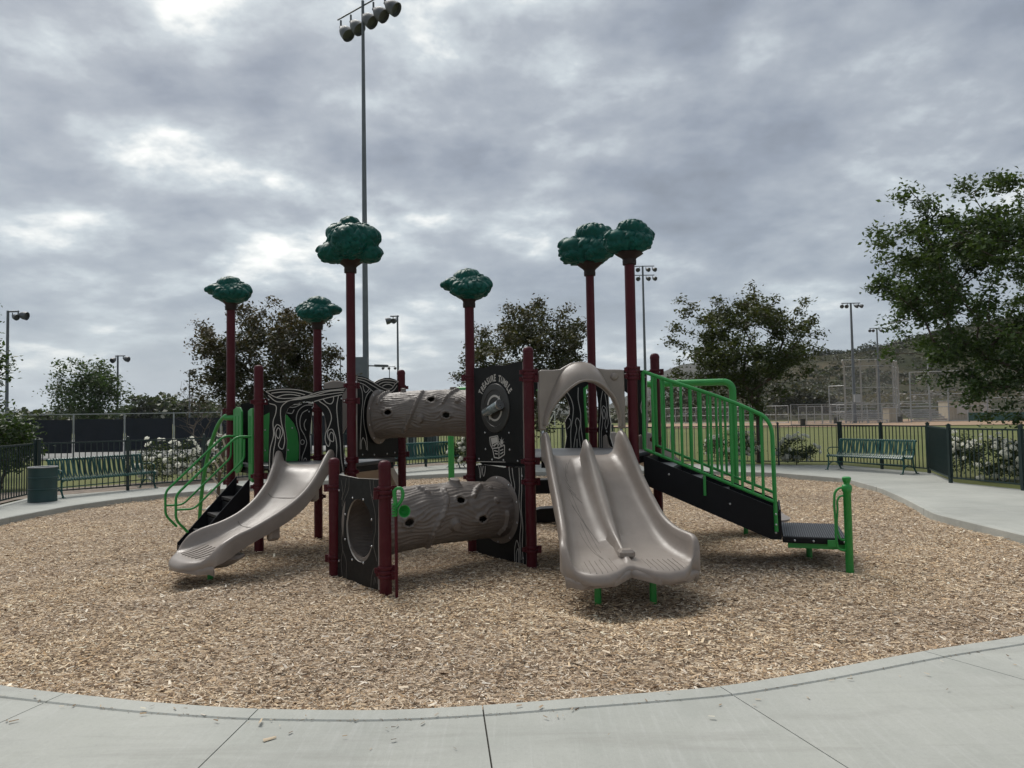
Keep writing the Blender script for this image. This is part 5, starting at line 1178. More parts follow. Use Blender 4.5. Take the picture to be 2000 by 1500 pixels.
# ---- log tunnels -------------------------------------------------------------------------------------
def tunnel(p0, p1, R, holes, stubs, vines, seed, bow=0.04, nA=230, nT=200):
    p0, p1 = Vector(p0), Vector(p1); ax = (p1 - p0); L = ax.length; ax /= L; s1 = ax.cross(Vector((0, 0, 1))).normalized(); s2 = s1.cross(ax).normalized()
    if s1.y > 0: s1 = -s1      # s1 faces the camera side
    cam_p = Vector((0, 0, ZC))
    def hit(x, y):
        d = ray(x, y).normalized(); o = cam_p - p0; od = o - ax * o.dot(ax); dd = d - ax * d.dot(ax); A = dd.dot(dd); B = od.dot(dd); Cc = od.dot(od) - R * R; disc = B * B - A * Cc
        t = (-B - math.sqrt(max(0, disc))) / A; q = cam_p + d * t - p0; return q.dot(ax), math.atan2(q.dot(s2), q.dot(s1))
    ai = np.linspace(0, L, nA); ti = np.linspace(-math.pi, math.pi, nT, endpoint=False); AA, TT = np.meshgrid(ai, ti, indexing='ij')
    flat = np.stack([AA.ravel(), np.cos(TT.ravel()) * R, np.sin(TT.ravel()) * R], 1)
    w1 = vnoise(flat, 2.6, seed).reshape(AA.shape); w2 = vnoise(flat * np.array([0.6, 1, 1]), 7.0, seed + 3).reshape(AA.shape); w3 = vnoise(flat * np.array([0.35, 1, 1]), 19.0, seed + 5).reshape(AA.shape)
    phase = TT * 25 + w1 * 8 + w2 * 2.2
    H = np.zeros_like(AA); cut = np.zeros_like(AA, bool)
    hs = [(*hit(x, y), rx) for x, y, rx in holes]
    for ha, ht, hr in hs:
        dt = (TT - ht + math.pi) % (2 * math.pi) - math.pi; d = np.hypot((AA - ha) * 0.72, dt * R) / hr
        phase = phase + 5.5 * np.exp(-(d / 2.2)**2) * np.sign(dt + 1e-9) * 0.5
        H += 0.020 * np.exp(-((d - 1.3) / 0.35)**2) + 0.010 * np.exp(-(d / 2.4)**2); cut |= d < 1.0
    ridge = (np.abs(np.sin(phase)) ** 0.7); H += 0.013 * (1 - ridge) + 0.007 * w2 + 0.010 * w3 + 0.012 * w1
    for pts in vines:
        hp = [hit(x, y) for x, y in pts[:-1]]; vw = pts[-1]; K = crom([(a, t * R, 0) for a, t in hp], 40)
        dm = np.full(AA.shape, 9.0)
        for k in K:
            dt = (TT - k[1] / R + math.pi) % (2 * math.pi) - math.pi; dm = np.minimum(dm, np.hypot(AA - k[0], dt * R))
        H += 0.035 * np.sqrt(np.maximum(0, 1 - (dm / vw)**2)) + 0.006 * np.exp(-(dm / (vw * 1.6))**2)
    endf = np.clip(np.minimum(AA, L - AA) / 0.06, 0, 1); RR = R + H * endf
    bw = bow * np.sin(math.pi * AA / L)
    P = np.array(p0)[None, None] + AA[..., None] * np.array(ax) + (RR * np.cos(TT))[..., None] * np.array(s1) + (RR * np.sin(TT))[..., None] * np.array(s2) + bw[..., None] * np.array([0, 0, 1])
    Fq = []
    for i in range(nA - 1):
        for j in range(nT):
            k = (j + 1) % nT
            if cut[i, j] and cut[i + 1, j] and cut[i, k] and cut[i + 1, k]: continue
            Fq.append((i * nT + j, (i + 1) * nT + j, (i + 1) * nT + k, i * nT + k))
    me = np_mesh('tunnel', P.reshape(-1, 3) - np.array(origin(PS)), np.array(Fq), M_BARK, True)
    bm = bmesh.new(); bm.from_mesh(me); bmesh.ops.delete(bm, geom=[v for v in bm.verts if not v.link_faces], context='VERTS'); bmesh.ops.recalc_face_normals(bm, faces=bm.faces); bm.to_mesh(me); bm.free()
    o = bpy.data.objects.new('tunnel', me); COL.objects.link(o); o.parent = PS; ORG[o.name] = origin(PS)
    so = o.modifiers.new('wall', 'SOLIDIFY'); so.thickness = 0.012; so.offset = -1
    for p, sg in ((p0, 1), (p1, -1)):
        MB().lathe(p, [(R - 0.03, 0), (R + 0.075, 0), (R + 0.078, 0.012 ), (R + 0.055, 0.028), (R + 0.01, 0.035), (R - 0.03, 0.035), (R - 0.03, 0)], 48, ax * sg, caps=False).build('flange', M_BARK, o, 40)
        for k in range(10):
            a = 2 * math.pi * (k + 0.5) / 10; d = s1 * math.cos(a) + s2 * math.sin(a); link_mesh('bolt', bolt_me, o, p + d * (R + 0.055) + ax * sg * 0.027, (ax * sg).to_track_quat('Z', 'Y').to_euler())
    for x, y, rr, hh in stubs:
        a, t = hit(x, y) if y > 0 else (x, -y); d = s1 * math.cos(t) + s2 * math.sin(t); q = p0 + ax * a + d * (R - 0.01) + Vector((0, 0, bow * math.sin(math.pi * a / L)))
        MB().lathe(q, [(rr * 1.9, 0), (rr * 1.35, hh * 0.3), (rr * 1.08, hh * 0.65), (rr, hh), (rr * 0.8, hh + 0.002), (0, hh + 0.003)], 18, d).build('branch_stub', M_BARK, o, 40)
    return o
mCD = (PC + PD) / 2; mH = (Hx[5] + Hx[0]) / 2; zU = 1.82
tunnel(Vector((mCD.x, mCD.y, zU)) + plCD.n * 0.012, Vector((mH.x - 0.02, mH.y, zU + 0.01)), 0.325,
       [(758, 808, 0.038), (843, 786, 0.040), (872, 814, 0.040)], [(821, 822, 0.042, 0.06), (894, 786, 0.030, 0.05), (745, 786, 0.024, 0.03), (0.42, -1.45, 0.032, 0.07), (1.18, -1.5, 0.045, 0.06)],
       [[(826, 772), (815, 790), (804, 812), (795, 832), (789, 846), 0.028], [(738, 790), (745, 777), (760, 769), 0.022], [(866, 790), (876, 776), (895, 766), 0.022]], 1.0, 0.03)
m01 = (Hx[0] + Hx[1]) / 2; mT = (T0 + T1) / 2; zLw = 0.60
tunnel(Vector((mT.x, mT.y, zLw)) + (-plT.n) * 0.012, Vector((m01.x, m01.y, zLw + 0.02)) + pl01.n * 0.012, 0.345,
       [(798, 1026, 0.042), (899, 986, 0.042), (941, 1019, 0.042)], [(889, 1034, 0.052, 0.06), (970, 981, 0.032, 0.05), (958, 957, 0.024, 0.03), (1.22, -1.35, 0.06, 0.075)],
       [[(866, 968), (871, 985), (866, 1010), (853, 1032), (842, 1055), (834, 1072), 0.036], [(925, 977), (929, 965), (938, 956), 0.03], [(990, 1003), (988, 1025), (975, 1042), 0.03], [(818, 962), (835, 972), 0.03]], 7.0, 0.05)

# ---- slides ------------------------------------------------------------------------------------------
def slide(keys, nst=64, notch=0.0, name='slide', lipn=9, thickb=0.03, ribs=True):
    """keys: (x, y, zbed, half_left, half_right, rim_left, rim_right, divider) stations from top to lip"""
    K = crom(keys, nst); n = len(K); V = []; m = None
    hd = []
    for i in range(n):
        a = K[max(0, i - 1)][:2]; b = K[min(n - 1, i + 1)][:2]; d = Vector((b[0] - a[0], b[1] - a[1], 0)).normalized(); hd.append(d)
    for i in range(n):
        x, y, z, wl, wr, rl_, rr_, dv = K[i]; d = hd[i]; t = i / (n - 1); lat = Vector((-d.y, d.x, 0))   # lat = left of travel
        prof = []
        for sgn, w, rim in ((1, wl, rl_), (-1, wr, rr_)):
            rim = max(rim, 0.02); side = [(w + 0.055, -0.05 + min(0, rim - 0.05)), (w + 0.055, rim - 0.035), (w + 0.045, rim - 0.010), (w + 0.025, rim), (w + 0.003, rim - 0.006), (w - 0.012, rim - 0.026)]
            f = [(w - 0.02, rim * 0.62), (w - 0.035, rim * 0.34), (w - 0.06, rim * 0.14), (w - 0.10, rim * 0.035), (w - 0.16, 0.0)]
            side += f
            prof.append([(sgn * a, b) for a, b in side])
        bedl = wl - 0.16; bedr = -(wr - 0.16); dvw = 0.04 + 0.06 * math.sin(math.pi * min(1, max(0, t * 1.45 - 0.04))) ** 0.8
        if dv > -0.5:
            dv = max(dv, 0.0)
            mid = [(bedl * 0.66, 0.0), (bedl * 0.33 + dvw * 0.9, 0.0), (dvw * 1.2, dv * 0.12), (dvw * 0.75, dv * 0.55), (dvw * 0.45, dv * 0.92), (0, dv), (-dvw * 0.45, dv * 0.92), (-dvw * 0.75, dv * 0.55), (-dvw * 1.2, dv * 0.12), (bedr * 0.33 - dvw * 0.9, 0.0), (bedr * 0.66, 0.0)]
        else: mid = [(bedl + (bedr - bedl) * f, -0.006 * math.sin(math.pi * f)) for f in (0.15, 0.3, 0.42, 0.5, 0.58, 0.7, 0.85)]
        loop = prof[0] + mid + prof[1][::-1]
        und = [(-(wr + 0.03), -0.052), (-(wr - 0.05), -thickb - 0.02), (0.5 * bedr, -thickb), (0, -thickb + (max(dv, 0) * 0.6 if dv > -0.5 else 0)), (0.5 * bedl, -thickb), (wl - 0.05, -thickb - 0.02), (wl + 0.03, -0.052)]
        loop = loop + und; m = len(loop)
        for s, h in loop:
            sh = 0.0; up = 0.0
            if notch:
                e = max(0, (t - 0.55) / 0.45) ** 2; g = math.exp(-(s / 0.17)**2); sh = -notch * e * g; up = 0.05 * e * g
                eo = max(0, (t - 0.72) / 0.28) ** 1.6; sh -= 0.37 * eo * max(0, (min(abs(s), 0.62) - 0.31) / 0.34) ** 2
            else:
                eo = max(0, (t - 0.75) / 0.25) ** 1.6; sh -= 0.2 * eo * (abs(s) / max(wl, wr)) ** 3
            p = Vector((x, y, z + h + up)) + lat * s + d * sh; V.append(p)
    Fs = []
    for i in range(n - 1):
        for k in range(m): Fs.append((i * m + k, (i + 1) * m + k, (i + 1) * m + (k + 1) % m, i * m + (k + 1) % m))
    Fs += [tuple(range(m)), tuple((n - 1) * m + k for k in range(m))[::-1]]
    mb = MB(); mb.add(V, Fs); o = mb.build(name, M_BEIGE, PS, 50)
    bm = bmesh.new(); bm.from_mesh(o.data); bmesh.ops.recalc_face_normals(bm, faces=bm.faces); bm.to_mesh(o.data); bm.free()
    def pt(t, s, h=0.0):
        f = t * (n - 1); i = min(n - 2, int(f)); g = f - i; k = K[i] * (1 - g) + K[i + 1] * g; d = (hd[i] * (1 - g) + hd[i + 1] * g).normalized(); lat = Vector((-d.y, d.x, 0)); sh = 0; up = 0
        if notch:
            e = max(0, (t - 0.55) / 0.45) ** 2; gg = math.exp(-(s / 0.17)**2); sh = -notch * e * gg; up = 0.05 * e * gg
            eo = max(0, (t - 0.72) / 0.28) ** 1.6; sh -= 0.37 * eo * max(0, (min(abs(s), 0.62) - 0.31) / 0.34) ** 2
        else: eo = max(0, (t - 0.75) / 0.25) ** 1.6; sh = -0.2 * eo * (abs(s) / max(k[3], k[4])) ** 3
        return Vector((k[0], k[1], k[2] + h + up)) + lat * s + d * sh
    return o, pt
mid12 = (Hx[1] + Hx[2]) / 2; dsl = Vector((0.13, -0.9915, 0))
kd = []
for d, z, wl, wr, rl_, rr_, dv in ((-0.06, 1.305, .44, .44, .24, .24, 0.0), (0.04, 1.30, .44, .44, .30, .30, .03), (0.16, 1.275, .44, .445, .30, .31, .22), (0.3, 1.20, .445, .46, .27, .28, .27), (0.5, 1.06, .455, .475, .24, .24, .265), (0.75, .885, .465, .49, .215, .21, .235), (1.0, .715, .475, .515, .20, .19, .195), (1.25, .555, .495, .545, .195, .185, .155), (1.5, .445, .53, .59, .21, .21, .12), (1.72, .395, .57, .635, .22, .235, .085), (1.88, .375, .59, .66, .205, .235, .05), (2.0, .363, .59, .662, .165, .20, .02), (2.09, .348, .58, .652, .10, .125, .0), (2.14, .328, .57, .635, .05, .06, .0), (2.165, .29, .56, .625, .02, .02, .0), (2.17, .245, .555, .615, .02, .02, 0.0)):
    p = mid12 + dsl * d; kd.append((p.x, p.y, z, wr, wl, rr_, rl_, dv))
# travel is towards the camera, so "left of travel" is the right side of the picture
sl2, pt2 = slide(kd, 84, 0.21, 'double_slide')
for k in range(7):
    s = -0.46 + k * 0.052
    MB().tube([pt2(t, s * (1 + 0.25 * (t - 0.85)), 0.0) for t in np.linspace(0.80 + 0.01 * (k % 2), 0.945, 10)], 0.0042, 5).build('groove_shade', M_GROOVE_SHADE, sl2, 60)
for k in range(8):
    s = 0.16 + k * 0.052
    MB().tube([pt2(t, s * (1 + 0.3 * (t - 0.85)), 0.0) for t in np.linspace(0.82, 0.945, 10)], 0.0042, 5).build('groove_shade', M_GROOVE_SHADE, sl2, 60)
for k in range(6):
    MB().tube([pt2(t, -0.31 + 0.24 * (t - 0.30 - 0.05 * k) * 1.9 + 0.03 * math.sin(t * 9 + k) if t > 0 else 0, 0.0) for t in np.linspace(0.30 + 0.055 * k, min(0.80, 0.52 + 0.07 * k), 14)], 0.0032, 5).build('groove_shade', M_GROOVE_SHADE, sl2, 60)
for k in range(5):
    MB().tube([pt2(t, -0.16 - 0.02 * k - 0.12 * math.sin(math.pi * (t - 0.07) / 0.3), 0.0) for t in np.linspace(0.09 + 0.035 * k, 0.2 + 0.05 * k, 9)], 0.0032, 5).build('groove_shade', M_GROOVE_SHADE, sl2, 60)
for x, y in ((1168, 1175), (1276, 1170)):
    g = gnd(x, y); MB().tube([g - Vector((0, 0, 0.1)), g + Vector((0, 0, 0.33))], 0.034, 14).build('foot_post', M_GREEN, sl2, 60)
    MB().lathe(g + Vector((0, 0, 0.2)), [(0.04, 0), (0.12, 0.02), (0.17, 0.08), (0.19, 0.14)], 18).build('foot_boss', M_BEIGE, sl2, 50)
# step block at the foot of the divider
pb = pt2(0.83, 0.02, 0.045); MB().box(pb, (0.15, 0.15, 0.085), (1, 0.13, 0)).build('divider_step', M_BEIGE, sl2).modifiers.new('bevel', 'BEVEL').width = 0.025

kl = [(-2.872, 10.22, 1.175, .33, .33, .16, .16, -1), (-2.862, 10.08, 1.17, .33, .33, .21, .21, -1), (-2.855, 9.93, 1.135, .32, .32, .20, .20, -1), (-2.86, 9.72, 1.02, .30, .30, .17, .175, -1), (-2.89, 9.45, .85, .28, .28, .15, .155, -1), (-2.96, 9.16, .69, .275, .275, .145, .15, -1), (-3.09, 8.88, .56, .28, .28, .135, .14, -1), (-3.27, 8.63, .445, .31, .315, .13, .15, -1), (-3.45, 8.44, .345, .385, .40, .16, .18, -1), (-3.58, 8.31, .30, .415, .43, .14, .16, -1), (-3.68, 8.21, .282, .42, .435, .07, .08, -1), (-3.735, 8.155, .262, .41, .42, .03, .03, -1), (-3.76, 8.13, .225, .40, .41, .02, .02, -1), (-3.765, 8.125, .19, .395, .405, .02, .02, -1)]
sl1, pt1 = slide(kl, 72, 0.0, 'slide')
for k in range(7): MB().tube([pt1(t, -0.27 + k * 0.09, 0.0015) for t in np.linspace(0.80, 0.92, 12)], 0.004, 5).build('groove_shade', M_GROOVE_SHADE, sl1, 60)
for t in (0.36, 0.62): MB().tube([pt1(t, s, 0.001 + 0.10 * max(0, (abs(s) - 0.15) / 0.13) ** 2) for s in np.linspace(-0.25, 0.25, 11)], 0.003, 5).build('groove_shade', M_GROOVE_SHADE, sl1, 60)
g = gnd(411, 1130); MB().tube([g - Vector((0, 0, 0.1)), g + Vector((0, 0, 0.24))], 0.034, 14).build('foot_post', M_GREEN, sl1, 60)
V = []; e0 = pt1(0.86, 0, -0.03); hdv = Vector((-0.71, -0.70, 0)); lv = Vector((0.70, -0.71, 0))
mb = MB(); lo = [e0 + hdv * a + lv * b + Vector((0, 0, -0.13)) for a, b in ((-0.24, -0.22), (0.12, -0.22), (0.12, 0.26), (-0.24, 0.26))]; hi = [e0 + hdv * a + lv * b + Vector((0, 0, 0.0)) for a, b in ((-0.42, -0.30), (0.2, -0.3), (0.2, 0.36), (-0.42, 0.36))]
mb.add(lo + hi, [(3, 2, 1, 0), (4, 5, 6, 7), (0, 1, 5, 4), (1, 2, 6, 5), (2, 3, 7, 6), (3, 0, 4, 7)]); mb.build('foot_boss', M_BEIGE, sl1).modifiers.new('bevel', 'BEVEL').width = 0.05
for t in (0.27, 0.58):
    c = pt1(t, 0.285 if t < 0.4 else 0.27, 0.0); d = pt1(t + 0.02, 0) - pt1(t - 0.02, 0); d.z = 0
    o = MB().box(c + Vector((0, 0, -0.09)), (0.17, 0.09, 0.2), d, (0, 0, 1)).build('side_bracket', M_BEIGE, sl1); o.modifiers.new('bevel', 'BEVEL').width = 0.03
# slides leaving from the back edges
mMD = (PM + PD) / 2; nB = -plMD.n
kb = [(mMD.x + nB.x * a + b, mMD.y + nB.y * a, z, .33, .33, .2 if a < 1 else .15, .2 if a < 1 else .15, -1) for a, b, z in ((-0.05, 0, 1.175), (0.1, 0, 1.165), (0.4, 0.05, 1.02), (0.8, 0.16, .76), (1.2, .36, .52), (1.55, .62, .36), (1.8, .88, .29), (1.95, 1.05, .24))]
sl3, pt3 = slide(kb, 48, 0.0, 'slide'); e = pt3(0.9, 0); MB().tube([Vector((e.x, e.y, -0.1)), e], 0.034, 12).build('foot_post', M_GREEN, sl3, 60)
m34 = (Hx[3] + Hx[4]) / 2
kb = [(m34.x + a, m34.y + b, z, .33, .33, r_, r_, -1) for a, b, z, r_ in ((-0.05, -0.03, 1.305, .18), (0.1, 0.07, 1.295, .24), (0.35, 0.25, 1.17, .2), (0.75, 0.45, .92, .16), (1.2, 0.55, .66, .15), (1.6, 0.48, .45, .15), (1.95, .32, .33, .15), (2.25, .12, .28, .1), (2.36, .03, .24, .03))]
sl4, pt4 = slide(kb, 52, 0.0, 'slide'); g = gnd(1457, 1042); MB().tube([Vector((g.x, g.y, -0.1)), Vector((g.x, g.y, 0.27))], 0.034, 12).build('foot_post', M_GREEN, sl4, 60)

# ---- hood over the double slide --------------------------------------------------------------------
outl = c7([(88, 225), (100, 190), (130, 178), (300, 182), (420, 168), (490, 125), (590, 72), (740, 48), (890, 80), (985, 148), (1090, 172), (1250, 172), (1385, 176), (1400, 205), (1412, 600), (1428, 1080), (1322, 1080), (1330, 960), (1295, 790), (1210, 610), (1085, 475), (950, 385), (800, 352), (690, 365), (570, 432), (420, 570), (305, 720), (235, 860), (208, 960), (206, 1108), (100, 1108), (85, 700)])
pl12h = Plane(Hx[1], Hx[2], 0.0); uv = [pl12h.px(*q) for q in outl]
mb = MB(); mb.prism([pl12h.p(u, v, -0.05) for u, v in uv], pl12h.n * 0.10); hood = mb.build('slide_hood', M_BEIGE, PS, 30)
bv = hood.modifiers.new('bevel', 'BEVEL'); bv.width = 0.018; bv.segments = 3; bv.limit_method = 'ANGLE'
inner = c7([(208, 1040), (212, 960), (240, 860), (308, 720), (424, 570), (572, 434), (690, 366), (800, 352), (945, 385), (1080, 475), (1205, 610), (1290, 790), (1326, 960), (1322, 1040)])
outer = c7([(150, 1040), (165, 930), (195, 800), (255, 620), (330, 430), (420, 240), (560, 110), (740, 70), (900, 105), (1035, 235), (1120, 430), (1240, 610), (1330, 800), (1385, 1040)])
iu = crom([(*pl12h.px(*q), 0) for q in inner], 60); ou = crom([(*pl12h.px(*q), 0) for q in outer], 60); V = []; nt = 12
for i in range(60):
    s = math.sin(math.pi * i / 59) ** 1.5
    for k in range(nt):
        t = k / (nt - 1); q = iu[i] * (1 - t) + ou[i] * t; bl = (math.cos(t * math.pi / 2) ** 0.9) * (0.05 + 0.15 * s) if t < 1 else -0.004
        V.append(pl12h.p(q[0], q[1], 0.046 + bl))
Fs = [(i * nt + k, i * nt + k + 1, (i + 1) * nt + k + 1, (i + 1) * nt + k) for i in range(59) for k in range(nt - 1)]
mbv = MB(); mbv.add(V, Fs)
vis_ = mbv.build('visor', M_BEIGE, hood, 60); bm = bmesh.new(); bm.from_mesh(vis_.data); bmesh.ops.recalc_face_normals(bm, faces=bm.faces); bm.to_mesh(vis_.data); bm.free()
sm = vis_.modifiers.new('wall', 'SOLIDIFY'); sm.thickness = 0.012; sm.offset = 0
rim = [pl12h.p(q[0], q[1], 0.05 + 0.05 + 0.15 * math.sin(math.pi * i / 59) ** 1.5) for i, q in enumerate(iu)]
MB().tube(rim, 0.016, 10).build('rim', M_BEIGE, hood, 60)
u, v = pl12h.px(*c7([(1245, 285)])[0]); MB().lathe(pl12h.p(u, v, 0.048), [(0.05, 0), (0.045, 0.014), (0.025, 0.022), (0, 0.024)], 20, pl12h.n).build('knob', M_BEIGE, hood, 50)
for x, y0, y1 in ((1060, 836, 852), (1213, 836, 850)):
    a, b = pl12h.px(x, y0), pl12h.px(x, y1); MB().tube([pl12h.p(*a, 0.0), pl12h.p(*b, 0.03)], 0.018, 10).build('pin', M_STEEL, hood, 60)
# beige hood on the back slide
ho = panel(plMD, [(632, 749), (650, 743), (664, 744), (690, 752), (720, 741), (745, 752), (770, 748), (772, 908), (752, 908), (742, 850), (722, 815), (705, 805), (688, 815), (668, 850), (660, 908), (638, 908)], [], [], 'slide_hood', M_BEIGE, 0.08)
ho.modifiers.new('bevel', 'BEVEL').width = 0.012

# ---- right stairs with green railings, transfer platform --------------------------------------------
sd = Vector((0.945, -0.327, 0)); sv = Vector((0.327, 0.945, 0)); S0 = Hx[2] + sd * 0.10 + sv * 0.10; SW = 0.98
def sp3(s, l, z): return S0 + sd * s + sv * l + Vector((0, 0, z))
stair = thing('tmp', 'x', 'x'); bpy.data.objects.remove(stair)
strg = [(0.0, 1.285), (1.46, .705), (1.545, .64), (1.555, .32), (1.44, .325), (0.0, .93)]
mb = MB()
mb.prism([sp3(s, 0, z) for s, z in strg], sv * 0.02)
stair = mb.build('staircase', M_BLACK, PS)
MB().prism([sp3(s, SW - 0.02, z) for s, z in strg], sv * 0.02).build('stringer', M_BLACK, stair)
NS = 5
for i in range(NS):
    s0_ = 0.03 + i * 0.305; z = 1.30 - (i + 1) * 0.157
    o = MB().box(sp3(s0_ + 0.16, SW / 2, z - 0.02), (0.31, SW - 0.05, 0.04), sd).build('tread', M_DECK, stair)
    MB().box(sp3(s0_ + 0.012, SW / 2, z + 0.065), (0.012, SW - 0.05, 0.12), sd).build('riser', M_BLACK, stair)
MB().box(sp3(1.552, SW / 2, .50), (0.02, SW, .33), sd).build('riser', M_BLACK, stair)
for s, z in ((0.30, 1.06), (1.0, 0.72), (1.50, .40)): link_mesh('bolt', bolt_me, stair, sp3(s, -0.001, z), (-sv).to_track_quat('Z', 'Y').to_euler())
def railing(l):
    top = [(0.03, 1.40), (0.03, 2.25), (0.06, 2.285), (0.12, 2.275), (1.30, 1.80), (1.40, 1.745), (1.47, 1.65), (1.495, 1.52), (1.505, .44)]
    root = MB().tube(smooth_pts([sp3(s, l, z) for s, z in top[3:8]], 30) + [sp3(1.505, l, .42)], 0.022, 12).build('handrail', M_GREEN, stair, 60); ORG[root.name] = ORG[PS.name]
    MB().tube([sp3(0.02, l, 2.315), sp3(0.12, l, 2.275)], 0.022, 12).tube([sp3(0.02, l, 1.365), sp3(0.02, l, 2.31)], 0.022, 12).build('end_baluster', M_GREEN, root, 60)
    MB().tube([sp3(0.02, l, 1.365), sp3(1.50, l, .755)], 0.019, 12).build('bottom_rail', M_GREEN, root, 60)
    nb_ = 12
    for k in range(nb_):
        s = 0.13 + k * (1.375 - 0.13) / (nb_ - 1); zt = float(np.interp(s, [0.12, 1.30, 1.40], [2.275, 1.80, 1.745])); zb_ = 1.365 + (0.755 - 1.365) * (s - 0.02) / 1.48
        MB().tube([sp3(s, l, zb_), sp3(s, l, zt)], 0.0165, 8).build('baluster', M_GREEN, root, 60)
    MB().box(sp3(0.72, l, .955), (0.03, 0.012, 0.28), sd).build('bracket', M_GREEN, root)
    for z in (.50, .62): link_mesh('bolt', bolt_me, root, sp3(1.505, l - 0.02, z), (-sv).to_track_quat('Z', 'Y').to_euler())
railing(-0.035); railing(SW + 0.035)
# transfer platform
plat = MB().box(sp3(1.565 + 0.345, 0.56, .3235), (.68, 1.12, .068), sd).build('transfer_platform', M_BLACK, PS); plat.modifiers.new('bevel', 'BEVEL').width = 0.008
MB().box(sp3(1.565 + 0.345, 0.56, .3612), (.665, 1.10, .007), sd).build('top_plate', M_DECK, plat)
mb = MB()
for k in range(27): mb.box(sp3(1.60 + k * 0.0242, 0.56, .367), (0.008, 1.06, .005), sd)
mb.build('tread_ribs', M_BLACK, plat)
mb = MB().box(sp3(1.565 + 0.37, 0.05, .258), (.62, 0.02, .06), sd); mb.build('bracket', M_GREEN, plat)
g = gnd(1581, 1090); MB().tube([g - Vector((0, 0, 0.1)), g + Vector((0, 0, 0.28))], 0.036, 14).build('leg', M_GREEN, plat, 60)
MB().box(g + Vector((0, 0, 0.25)), (.55, .10, .07), sd).build('cross_bracket', M_GREEN, plat)
for f in (0.1, 0.3, 0.62): link_mesh('bolt', bolt_me, plat, sp3(1.60 + f, -0.001, .32), (-sv).to_track_quat('Z', 'Y').to_euler())
# grab post
gb = gnd(1660, 1118); gb.z = 0
gp_ = MB().lathe(gb, [(0.042, -0.1), (0.042, 0.885), (0.047, 0.89), (0.053, 0.91), (0.054, 0.945), (0.048, 0.965), (0.034, 0.972), (0.032, 0.985), (0.038, 1.0), (0.045, 1.02), (0.048, 1.035), (0.045, 1.05), (0.03, 1.058), (0, 1.06)], 20).build('grab_post', M_GREEN, PS, 50)
ux = Vector((-0.97, 0.22, 0))
MB().tube(smooth_pts([gb + ux * a + Vector((0, 0, z)) for a, z in ((0.03, .93), (0.08, .93), (0.125, .88), (0.135, .80), (0.13, .55), (0.125, .33), (0.11, .26), (0.03, .235))], 30), 0.0135, 10).build('grab_handle', M_GREEN, gp_, 60)
MB().tube(smooth_pts([gb + ux * a + Vector((0, 0, z)) for a, z in ((0.03, .845), (0.075, .84), (0.10, .80), (0.105, .7), (0.105, .42), (0.08, .36), (0.03, .355))], 26), 0.0115, 10).build('grab_handle', M_GREEN, gp_, 60)
MB().box(gb + ux * 0.17 + Vector((0, 0, .315)), (0.10, 0.012, 0.07), ux).build('bracket', M_GREEN, gp_)

# ---- left stairs with pipe handrails ----------------------------------------------------------------
ld = Vector((-0.805, -0.594, 0)); lv2 = Vector((-0.594, 0.805, 0)); L0 = PB + ld * 0.08 + lv2 * 0.14; LW = 0.62
def lp3(s, l, z): return L0 + ld * s + lv2 * l + Vector((0, 0, z))
st = [(0.0, 0.99), (0.80, .12), (0.80, -0.05), (0.66, -0.05), (0.0, .62)]
lst = MB().prism([lp3(s, 0, z) for s, z in st], lv2 * 0.02).build('staircase', M_BLACK, PS)
MB().prism([lp3(s, LW, z) for s, z in st], lv2 * 0.02).build('stringer', M_BLACK, lst)
for i in range(4):
    z = 0.72 - i * 0.21; MB().box(lp3(0.02 + i * 0.19 + 0.105, LW / 2 + 0.01, z - 0.0175), (0.2, LW - 0.03, 0.035), ld).build('tread', M_BLACK, lst)
    MB().box(lp3(0.02 + i * 0.19, LW / 2 + 0.01, z + 0.08), (0.012, LW - 0.03, 0.14), ld).build('riser', M_BLACK, lst)
plR = Plane(PB + lv2 * 0.12, PB + lv2 * 0.12 + ld); 
c6 = lambda L: [(320 + x / 5.555, 780 + y / 5.555) for x, y in L]
def pipe(l, L, r_, nm, parent, sm=24):
    pts = [plR.p(*plR.px(*q)) + lv2 * l for q in c6(L)]
    P = []
    for i in range(len(pts)):
        if 0 < i < len(pts) - 1:
            a, b, c = pts[i - 1], pts[i], pts[i + 1]; f = min(0.07, (a - b).length * 0.45, (c - b).length * 0.45); A = b + (a - b).normalized() * f; Cc = b + (c - b).normalized() * f
            for t in (0, 0.25, 0.5, 0.75, 1): P.append(A * (1 - t)**2 + b * 2 * t * (1 - t) + Cc * t**2)
        else: P.append(pts[i])
    return MB().tube(P, r_, 12).build(nm, M_GREEN, parent, 60)
for l in (0.0, 0.64):
    h = pipe(l, [(945, 405), (790, 405), (130, 1040), (130, 1310), (260, 1440)], 0.0165, 'handrail', lst); ORG[h.name] = ORG[PS.name]
    pipe(l, [(872, 430), (872, 650), (325, 1190), (140, 1198)], 0.0135, 'mid_rail', h)

